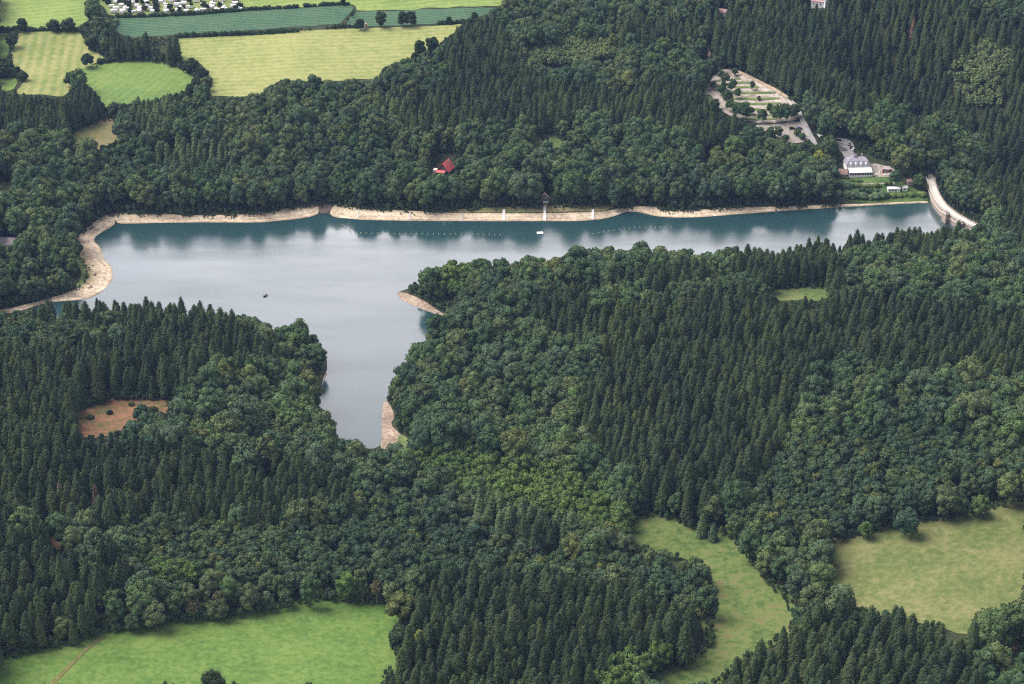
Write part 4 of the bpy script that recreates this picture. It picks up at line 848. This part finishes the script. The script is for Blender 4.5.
# white house among trees west of the beach
gable('grey_roof_house', 4, 249, 8, 22, 4.6, 3.4, math.radians(90), 'long white house with a pale grey pink roof in the trees by the beach', 'house', 'white', 'slate_pale', (2, 6), .5)
gable('forest_house', 818, 5.5, 8, 10, 4.5, 3.5, math.radians(70), 'white house with a faded red roof on the far hilltop', 'house', 'white', 'pinkroof', (2, 3), .4)
gable('forest_house', 826, 4.5, 6, 8, 4.2, 2.6, math.radians(20), 'small white house with a grey roof beside the hilltop house', 'house', 'white', 'slate', (2, 2), .4)
gable('forest_hut', 723, 15.5, 5, 6, 3.2, 2.2, math.radians(60), 'small pale hut with a pinkish roof in the far woods', 'hut', 'white', 'pinkroof', (1, 1), .4, False)
gable('field_hut', 366, 28.5, 2.4, 2.4, 3.2, 1.0, .1, 'tiny tan wooden hut at the edge of the mown field', 'hut', 'wood', 'wood', (1, 0), .3, False)
# restaurant: white front with a glazed veranda under a slate mansard roof
x, y, z = at1(859, 176.5)
rs = empty('restaurant', (x, y, z), math.radians(4), 'white lakeside restaurant with slate mansard roof and glazed veranda', 'restaurant')
MB().box((0, 9, 2.2), (16.5, 11, 8.4)).build('wall', M['white'], rs)
mb = MB(); mb.add([(-8.8, 3.2, 6.5), (8.8, 3.2, 6.5), (8.8, 14.8, 6.5), (-8.8, 14.8, 6.5), (-7.2, 5, 9.8), (7.2, 5, 9.8), (7.2, 13, 9.8), (-7.2, 13, 9.8), (-4.5, 9, 11.6), (4.5, 9, 11.6)],
 [(0, 1, 5, 4), (1, 2, 6, 5), (2, 3, 7, 6), (3, 0, 4, 7), (4, 5, 9, 8), (5, 6, 9), (6, 7, 8, 9), (7, 4, 8), (3, 2, 1, 0)])
rf = mb.build('roof', M['slate'], rs)
for i in range(4):
    xx_ = -5.4 + i * 3.6
    dm = MB().prism([(-.85, 0), (.85, 0), (.85, 1.5), (0, 2.3), (-.85, 1.5)], 1.6); dm.v = [dm.v[0] + np.array([xx_, 4.0, 7.0])]; dm.build('dormer', M['white'], rf)
MB().box((3.5, 10, 12), (1, 1, 2.4)).build('chimney', M['stone'], rf)
MB().box((-1.5, 9, 12.2), (2.4, 2.4, 2.2), 0, .6).build('turret', M['slate'], rf)
mb = MB(); mb.box((.8, 1.0, -1.0), (17, 5, 3.6)); mb.build('terrace_base', M['white'], rs)
MB().box((.8, 1.2, 2.1), (15.5, 4.2, 2.4)).build('veranda', M['white'], rs)
for i in range(9):
    MB().box((-6.2 + i * 1.75, -.93, 2.1), (1.35, .12, 1.5)).build('window', M['glass'], rs)
mb = MB(); mb.add([(-7.4, -1.6, 3.4), (9.0, -1.6, 3.4), (9.0, 3.49, 5.4), (-7.4, 3.49, 5.4), (-7.4, -1.6, 3.65), (9.0, -1.6, 3.65), (9.0, 3.49, 5.65), (-7.4, 3.49, 5.65)], [(3, 2, 1, 0), (4, 5, 6, 7), (0, 1, 5, 4), (1, 2, 6, 5), (2, 3, 7, 6), (3, 0, 4, 7)])
mb.build('veranda_roof', M['white_gloss'], rs)
MB().box((.8, -1.7, .95), (17.2, .12, .8)).build('railing', M['white_gloss'], rs)
sb = gable('side_building', 840, 175.5, 8, 9, 2.6, 2.2, math.radians(84), 'low brown grey side building beside the restaurant', 'building', 'stone', 'brownroof', (1, 2), .5, False)
box_part(sb, 'terrace_wall', (4.8, 0, -.6), (1.2, 10, 2.4), 'stone_pale')
gable('kiosk', 886, 171.5, 3.6, 4.5, 2.6, 1.2, math.radians(80), 'small grey roofed kiosk on the gravel terrace', 'kiosk', 'brownroof', 'slate_pale', (1, 1), .5, False)
for nm, px, py, wdt, lab in (('white_shed', 893.5, 191, 8.5, 'white flat roofed shed on the lawn near the dam'), ('white_shed', 904.5, 190, 3.4, 'smaller white shed standing nearer the dam end')):
    x, y, z = at1(px, py); t = empty(nm, (x, y, z), .05, lab, 'shed')
    box_part(t, 'wall', (0, 0, .9), (wdt, 3.6, 2.8), 'white'); box_part(t, 'roof', (0, 0, 2.42), (wdt + .6, 4.2, .22), 'white_gloss')
    for i in range(max(1, int(wdt / 2.2))): box_part(t, 'window', (-wdt / 2 + 1.2 + i * 2.1, -1.83, 1.2), (1.1, .1, 1.0), 'glass')
x, y, z = at1(910, 184.5); t = empty('dam_kiosk', (x, y, z), .1, 'brown roofed little gatehouse between the trees by the dam', 'hut'); box_part(t, 'wall', (0, 0, 1.2), (4, 4, 3.2), 'stone'); MB().box((0, 0, 3.4), (5, 5, 1.4), 0, .3).build('roof', M['brownroof'], t)
x, y, z = at1(819.5, 136.2); t = empty('white_van', (x, y, z), .2, 'white box van parked alone at the wood edge', 'van'); box_part(t, 'body', (0, 0, 1.6), (2.3, 4.6, 2.5), 'white_gloss'); box_part(t, 'cab', (0, -2.8, 1.15), (2.1, 1.2, 1.7), 'white_gloss'); box_part(t, 'windscreen', (0, -3.42, 1.5), (1.7, .1, .7), 'glass')
for sx_ in (-1, 1):
    for yy_ in (-2.4, 1.4): MB().tube((sx_ * .95, yy_, .38), (sx_ * 1.2, yy_, .38), .38, .38, 12).build('wheel', M['rubber'], t)
# parasols and flag on the terrace
for px, py, mat, lab in ((880, 173.5, 'white_gloss', 'closed white parasol on the gravel terrace'), (882.5, 173.5, 'red', 'closed red parasol beside the white one on the gravel terrace')):
    x, y, z = at1(px, py); t = empty('parasol', (x, y, z), 0, lab, 'parasol'); MB().tube((0, 0, 0), (0, 0, 3.0), .06, .06, 6).build('pole', M['grey'], t); MB().tube((0, 0, 1.0), (0, 0, 3.6), .55, .08, 10).build('canopy', M[mat], t)
for i, (px, py) in enumerate([(876, 175.5), (885, 175.8), (889, 175.2), (893, 174.5)]):
    x, y, z = at1(px, py); t = empty('beer_table', (x, y, z + .3), .1 * i, 'white garden table with two benches on the gravel terrace', 'table', 'garden tables on the terrace')
    box_part(t, 'table_top', (0, 0, .76), (2.2, .7, .06), 'white_gloss')
    for s in (-1, 1):
        box_part(t, 'bench', (0, s * .75, .45), (2.2, .3, .06), 'white_gloss'); box_part(t, 'leg', (s * .9, 0, .36), (.08, 1.7, .72), 'grey')

# ------------------------------------------------------------------ cars
def car(px, py, rz, mat, label, lift=.6):
    x, y, z = at1(px, py); t = empty('parked_car', (x, y, z + lift - .1), rz, label, 'car', 'cars parked on the far bank')
    b_ = MB().prism([(-2.15, .3), (2.15, .3), (2.2, .75), (1.2, .95), (-2.1, 1.0), (-2.2, .7)], 1.75).build('body', M[mat], t)
    c = MB().prism([(-1.9, .98), (1.05, .94), (.35, 1.5), (-1.4, 1.52)], 1.5).build('cabin', M['glass'], t)
    MB().box((-.5, 0, 1.53), (1.7, 1.35, .06)).build('roof', M[mat], t)
    for sx_ in (-1.35, 1.35):
        for s in (-1, 1): MB().tube((sx_, s * .72, .33), (sx_, s * .92, .33), .33, .33, 12).build('wheel', M['rubber'], t)
for a in ((766,137,.9,'black','black car alone on the gravel car park'),(799,129.5,.2,'blue','dark blue car at the car park edge'),(792,129.5,.1,'black','dark car beside the blue one'),(838,141.5,.3,'black','dark car at the back of the restaurant road'),(838,144,.3,'white_gloss','white car at the back of the restaurant road'),
          (844.5,151,.2,'silver','silver car nearest the restaurant wall'),(843.5,149,.2,'white_gloss','white car behind the silver car by the restaurant'),(851,148.5,1.2,'black','black car under the trees by the restaurant road'),(853,150.5,1.1,'white_gloss','white car under the trees by the restaurant road'),(849,145,1.2,'silver','silver car farther up the restaurant road'),(897,174,.1,'silver','silver car at the end of the gravel terrace')):
    car(*a)

# ------------------------------------------------------------------ campsite
def caravan_proto():
    t = empty('caravan', (0, 0, 0), 0, 'white touring caravan', 'caravan', 'white caravans on the campsite')
    MB().prism([(-2.9, .5), (2.7, .5), (3.0, 1.2), (2.5, 2.75), (-2.6, 2.8), (-3.0, 1.6)], 2.3).build('body', M['white_gloss'], t)
    MB().box((0, -1.17, 1.75), (3.4, .08, .7)).build('window', M['glass'], t)
    MB().box((-.2, -2.4, 1.1), (3.6, 2.2, 2.2), 0, .9).build('awning', M['awning'], t)
    for s in (-1, 1): MB().tube((0, s * 1.0, .35), (0, s * 1.2, .35), .35, .35, 10).build('wheel', M['rubber'], t)
    MB().box((3.6, 0, .55), (1.4, .15, .12)).build('drawbar', M['grey'], t)
    return t
cv = caravan_proto(); first = True; n_c = 0
for row, (y0, nn) in enumerate(((13.4, 13), (10.4, 10), (7.2, 11), (3.8, 11), (.9, 11))):
    for i in range(nn):
        px = 107 + (i + random.uniform(.1, .8)) * 135 / nn; py = y0 + random.uniform(-.7, .7) - (px - 107) * .022
        if py < -1 or px > 241: continue
        x, y, z = at1(px, py); rz = random.choice((0, 0, .1, 1.57, 3.2)) + random.uniform(-.2, .2); s = random.uniform(.72, 1.02)
        lab = 'white caravan with a grey awning on the campsite grass behind the corn'
        if first: cv.location = (x, y, z + .25); cv.rotation_euler.z = rz; cv['label'] = lab; first = False
        else: copy_tree(cv, (x, y, z + .25), rz, lab, None, (s, s, s))
        n_c += 1
for i in range(46):
    px = 104 + random.random() * 138; py = random.uniform(0, 14) - (px - 107) * .022
    S('camp_bush', px, py + 1.2, random.uniform(3, 6), random.uniform(1.6, 2.8), 'hedge', 'small dark bush between the white caravans', seed=900 + i, low=.02, cat='bush', group='bushes on the campsite', lobes=7)

# ------------------------------------------------------------------ lake furniture
for i, (px, y0, y1, wdt) in enumerate([(358, 209, 218.5, 1.5), (410, 212, 220, 1.3), (462, 213.5, 220.5, 1.3), (504, 210, 220.5, 1.8), (545, 206, 221, 1.9), (593, 210, 219.5, 1.7)]):
    a = np.array(at1(px, y0)); b_ = np.array(at1(px - .6, y1)); d = b_ - a; n = np.array([-d[1], d[0], 0]); n /= np.linalg.norm(n); n *= wdt / 2
    up = np.array([0, 0, .45]); dn = np.array([0, 0, -.8])
    lab = ['pale slip ramp nearest the muddy inlet', 'faint slip ramp on the sand, second from the muddy inlet', 'pale slip ramp below the first stretch of dry grass', 'bright slip ramp on the near side of the boathouse', 'long white ramp straight below the boathouse', 'white slip ramp on the dam side of the boathouse'][i]
    t = empty('slip_ramp', tuple(b_), 0, lab, 'ramp'); t2 = MB(); pts = [a - n + up, a + n + up, b_ + n + up, b_ - n + up, a - n + dn, a + n + dn, b_ + n + dn, b_ - n + dn]
    t2.add(np.array(pts) - b_, [(0, 1, 2, 3), (7, 6, 5, 4), (0, 4, 5, 1), (1, 5, 6, 2), (2, 6, 7, 3), (3, 7, 4, 0)]); t2.build('deck', M['white' if i > 2 else 'stone_pale'], t)
    for s in (-1, 1):
        mb = MB(); c0 = a + n * s * .95 + up; c1 = b_ + n * s * .95 + up; mb.tube(c0 - b_ + np.array([0, 0, .9]), c1 - b_ + np.array([0, 0, .9]), .05, .05, 6)
        for q_ in (0, .5, 1): p = c0 + (c1 - c0) * q_ - b_; mb.tube(p, p + np.array([0, 0, .9]), .05, .05, 6)
        mb.build('handrail', M['grey'], t)
def on_water(px, py): x, y = plane_pt(px, py, 0.0); return float(x), float(y), 0.0
proto_b = None
line = [(343 + i * 1.6, 225 + i * 1.5) for i in range(6)] + [(355 + i * 5.6, 233.2 + .012 * i * 5 + random.uniform(-.3, .3)) for i in range(27)] + [(588 + i * 5.2, 234.2 - min(i, 9) * .75 + random.uniform(-.3, .3)) for i in range(17)]
for px, py in line:
    x, y, z = on_water(px, py)
    if proto_b is None:
        bm = MB(); v_, f_ = ICO2; bm.add(v_ * np.array([.3, .3, .3]) + np.array([0, 0, .15]), f_); bm.tube((0, 0, .5), (0, 0, .75), .1, .06, 8)
        proto_b = tag(bm.build('buoy', M['buoy'], None, (x, y, z)), 'small yellowish float in the buoy line along the far shore', 'buoy', 'buoys of the swimming line')
    else:
        c = proto_b.copy(); COL.objects.link(c); c.location = (x, y, z)
x, y, z = on_water(540, 233.5); t = empty('swim_raft', (x, y, z), .1, 'white swimming raft floating off the boathouse ramp', 'raft'); box_part(t, 'deck', (0, 0, .5), (4.2, 3.2, .25), 'white_gloss')
for s in (-1, 1): MB().tube((-2.1, s * 1.1, .15), (2.1, s * 1.1, .15), .35, .35, 10).build('float', M['grey'], t)
def rowboat(px, py, rz, mat, label, ground_=False):
    x, y, z = at1(px, py) if ground_ else on_water(px, py); t = empty('rowing_boat', (x, y, z + .05), rz, label, 'boat')
    st = np.linspace(-1, 1, 9); v = []
    for s in st:
        w = .75 * (1 - abs(s) ** 2.6) + .02; v += [(s * 1.9, -w, .55 + .12 * s * s), (s * 1.85, -w * .55, .02), (s * 1.85, w * .55, .02), (s * 1.9, w, .55 + .12 * s * s)]
    MB().add(v, [(4 * i + j, 4 * i + 4 + j, 4 * i + 5 + j, 4 * i + 1 + j) for i in range(8) for j in range(3)]).build('hull', M[mat], t)
    for xx_ in (-.6, .6): box_part(t, 'thwart', (xx_, 0, .38), (.28, 1.15, .05), 'wood')
    return t
rowboat(265.5, 296, .9, 'darkwood', 'small dark rowing boat out on the open water'); rowboat(714, 216.2, .1, 'white_gloss', 'white rowing boat moored at the far sand strip')
for i, (px, py, s) in enumerate([(84, 262, .9), (93, 266, .8), (95, 275, 1.2), (91, 287, 1.1), (89, 288, .8), (83, 255, .7)]):
    x, y, z = at1(px, py); r = np.random.default_rng(40 + i); mb = MB(); mb.add(ICO2[0] * (1 + r.normal(0, .15, (len(ICO2[0]), 1))) * np.array([1.3, .7, .45]) * s, ICO2[1]); tag(mb.build('driftwood_clump', M['darkwood'], None, (x, y, z + .2), i * .7), 'dark clump of driftwood lying on the wide sand beach', 'driftwood', 'driftwood on the wide beach')

# ------------------------------------------------------------------ air, light, sky
hz = MB().box((0, 1750, 260), (11000, 11000, 800)); hz.v = [np.array([[x_, y_, (-60 if z_ < 260 else CAM_H + 60)] for x_, y_, z_ in hz.v[0]])]
hm = bpy.data.materials.new('haze_air'); hm.use_nodes = True; nt = hm.node_tree; nt.nodes.clear(); out = nt.nodes.new('ShaderNodeOutputMaterial'); pv = nt.nodes.new('ShaderNodeVolumePrincipled')
pv.inputs['Color'].default_value = (.36, .55, 1.0, 1); pv.inputs['Density'].default_value = 0.000028; pv.inputs['Anisotropy'].default_value = 0.0; nt.links.new(pv.outputs[0], out.inputs['Volume'])
HAZE = True
if HAZE: tag(hz.build('haze', hm), 'thin bluish haze over the far woods', 'haze', kind='stuff')
SUN_EL, SUN_AZ = 54.0, -80.0     # azimuth measured from straight ahead, negative to the west
sun = bpy.data.lights.new('sun', 'SUN'); sun.energy = 4.5; sun.angle = math.radians(44); sun.color = (1.0, .95, .87)
so = bpy.data.objects.new('sun', sun); COL.objects.link(so)
dv = Vector((math.sin(math.radians(SUN_AZ)) * math.cos(math.radians(SUN_EL)), math.cos(math.radians(SUN_AZ)) * math.cos(math.radians(SUN_EL)), math.sin(math.radians(SUN_EL))))
so.rotation_euler = dv.to_track_quat('Z', 'Y').to_euler()
wd = bpy.data.worlds.new('World'); scene.world = wd; wd.use_nodes = True; nt = wd.node_tree; bg = nt.nodes['Background']
sky = nt.nodes.new('ShaderNodeTexSky'); sky.sky_type = 'NISHITA'; sky.sun_disc = False; sky.sun_elevation = math.radians(SUN_EL); sky.sun_rotation = math.radians(SUN_AZ); sky.altitude = 300
tc = nt.nodes.new('ShaderNodeTexCoord'); mp = nt.nodes.new('ShaderNodeMapping'); mp.inputs['Scale'].default_value = (1.3, 1.3, 3.0); mp.inputs['Location'].default_value = (.4, .2, .1); nt.links.new(tc.outputs['Generated'], mp.inputs['Vector'])
cn = noise(nt, 2.2, 6, mp.outputs['Vector'], .55)
ccol = ramp(nt, cn.outputs['Fac'], [(0.30, (6.6, 6.7, 7.3)), (0.5, (10.0, 9.9, 10.3)), (0.70, (14.4, 14.0, 14.2))])
cov = ramp(nt, cn.outputs['Fac'], [(0.25, (.55, .55, .55)), (0.5, (.9, .9, .9))])
cv2 = nt.nodes.new('ShaderNodeSeparateXYZ'); nt.links.new(tc.outputs['Generated'], cv2.inputs[0]); mr = nt.nodes.new('ShaderNodeMapRange'); nt.links.new(cv2.outputs['Z'], mr.inputs[0]); mr.inputs[1].default_value = .5; mr.inputs[2].default_value = .95; mr.inputs[3].default_value = 1.0; mr.inputs[4].default_value = .6
skc = mix(nt, mix(nt, 1.0, cov.outputs['Color'], mr.outputs[0], 'MULTIPLY'), sky.outputs['Color'], ccol.outputs['Color'])
sepx = nt.nodes.new('ShaderNodeSeparateXYZ'); nt.links.new(tc.outputs['Generated'], sepx.inputs[0])
# a bright cloud bank low in the north, darker cloud higher up
nsc = noise(nt, 1.6, 4, mp.outputs['Vector'], .5); wv = nt.nodes.new('ShaderNodeMath'); wv.operation = 'MULTIPLY_ADD'; nt.links.new(nsc.outputs['Fac'], wv.inputs[0]); wv.inputs[1].default_value = .22; nt.links.new(sepx.outputs['Z'], wv.inputs[2])
band = ramp(nt, wv.outputs[0], [(0.0, (3.4, 3.3, 3.15)), (0.53, (5.3, 4.95, 4.75)), (0.63, (2.2, 2.1, 2.05)), (0.75, (.8, .8, .8))])
nor = nt.nodes.new('ShaderNodeMapRange'); nt.links.new(sepx.outputs['Y'], nor.inputs[0]); nor.inputs[1].default_value = -.1; nor.inputs[2].default_value = .6
band_n = mix(nt, nor.outputs[0], (1.0, 1.0, 1.0), band.outputs['Color'])
skc = mix(nt, 1.0, skc, band_n, 'MULTIPLY')
nt.links.new(skc, bg.inputs['Color']); bg.inputs['Strength'].default_value = 0.054
scene.render.engine = 'CYCLES'
scene.cycles.max_bounces = 5; scene.cycles.diffuse_bounces = 3; scene.cycles.glossy_bounces = 3; scene.cycles.volume_bounces = 1; scene.cycles.transparent_max_bounces = 6
scene.cycles.use_denoising = False; scene.cycles.use_adaptive_sampling = False; scene.cycles.filter_width = 1.2; wd.cycles.sampling_method = 'AUTOMATIC'
vs_ = scene.view_settings; vs_.view_transform = 'Standard'; vs_.look = 'None'; vs_.gamma = 1; vs_.exposure = 0.58
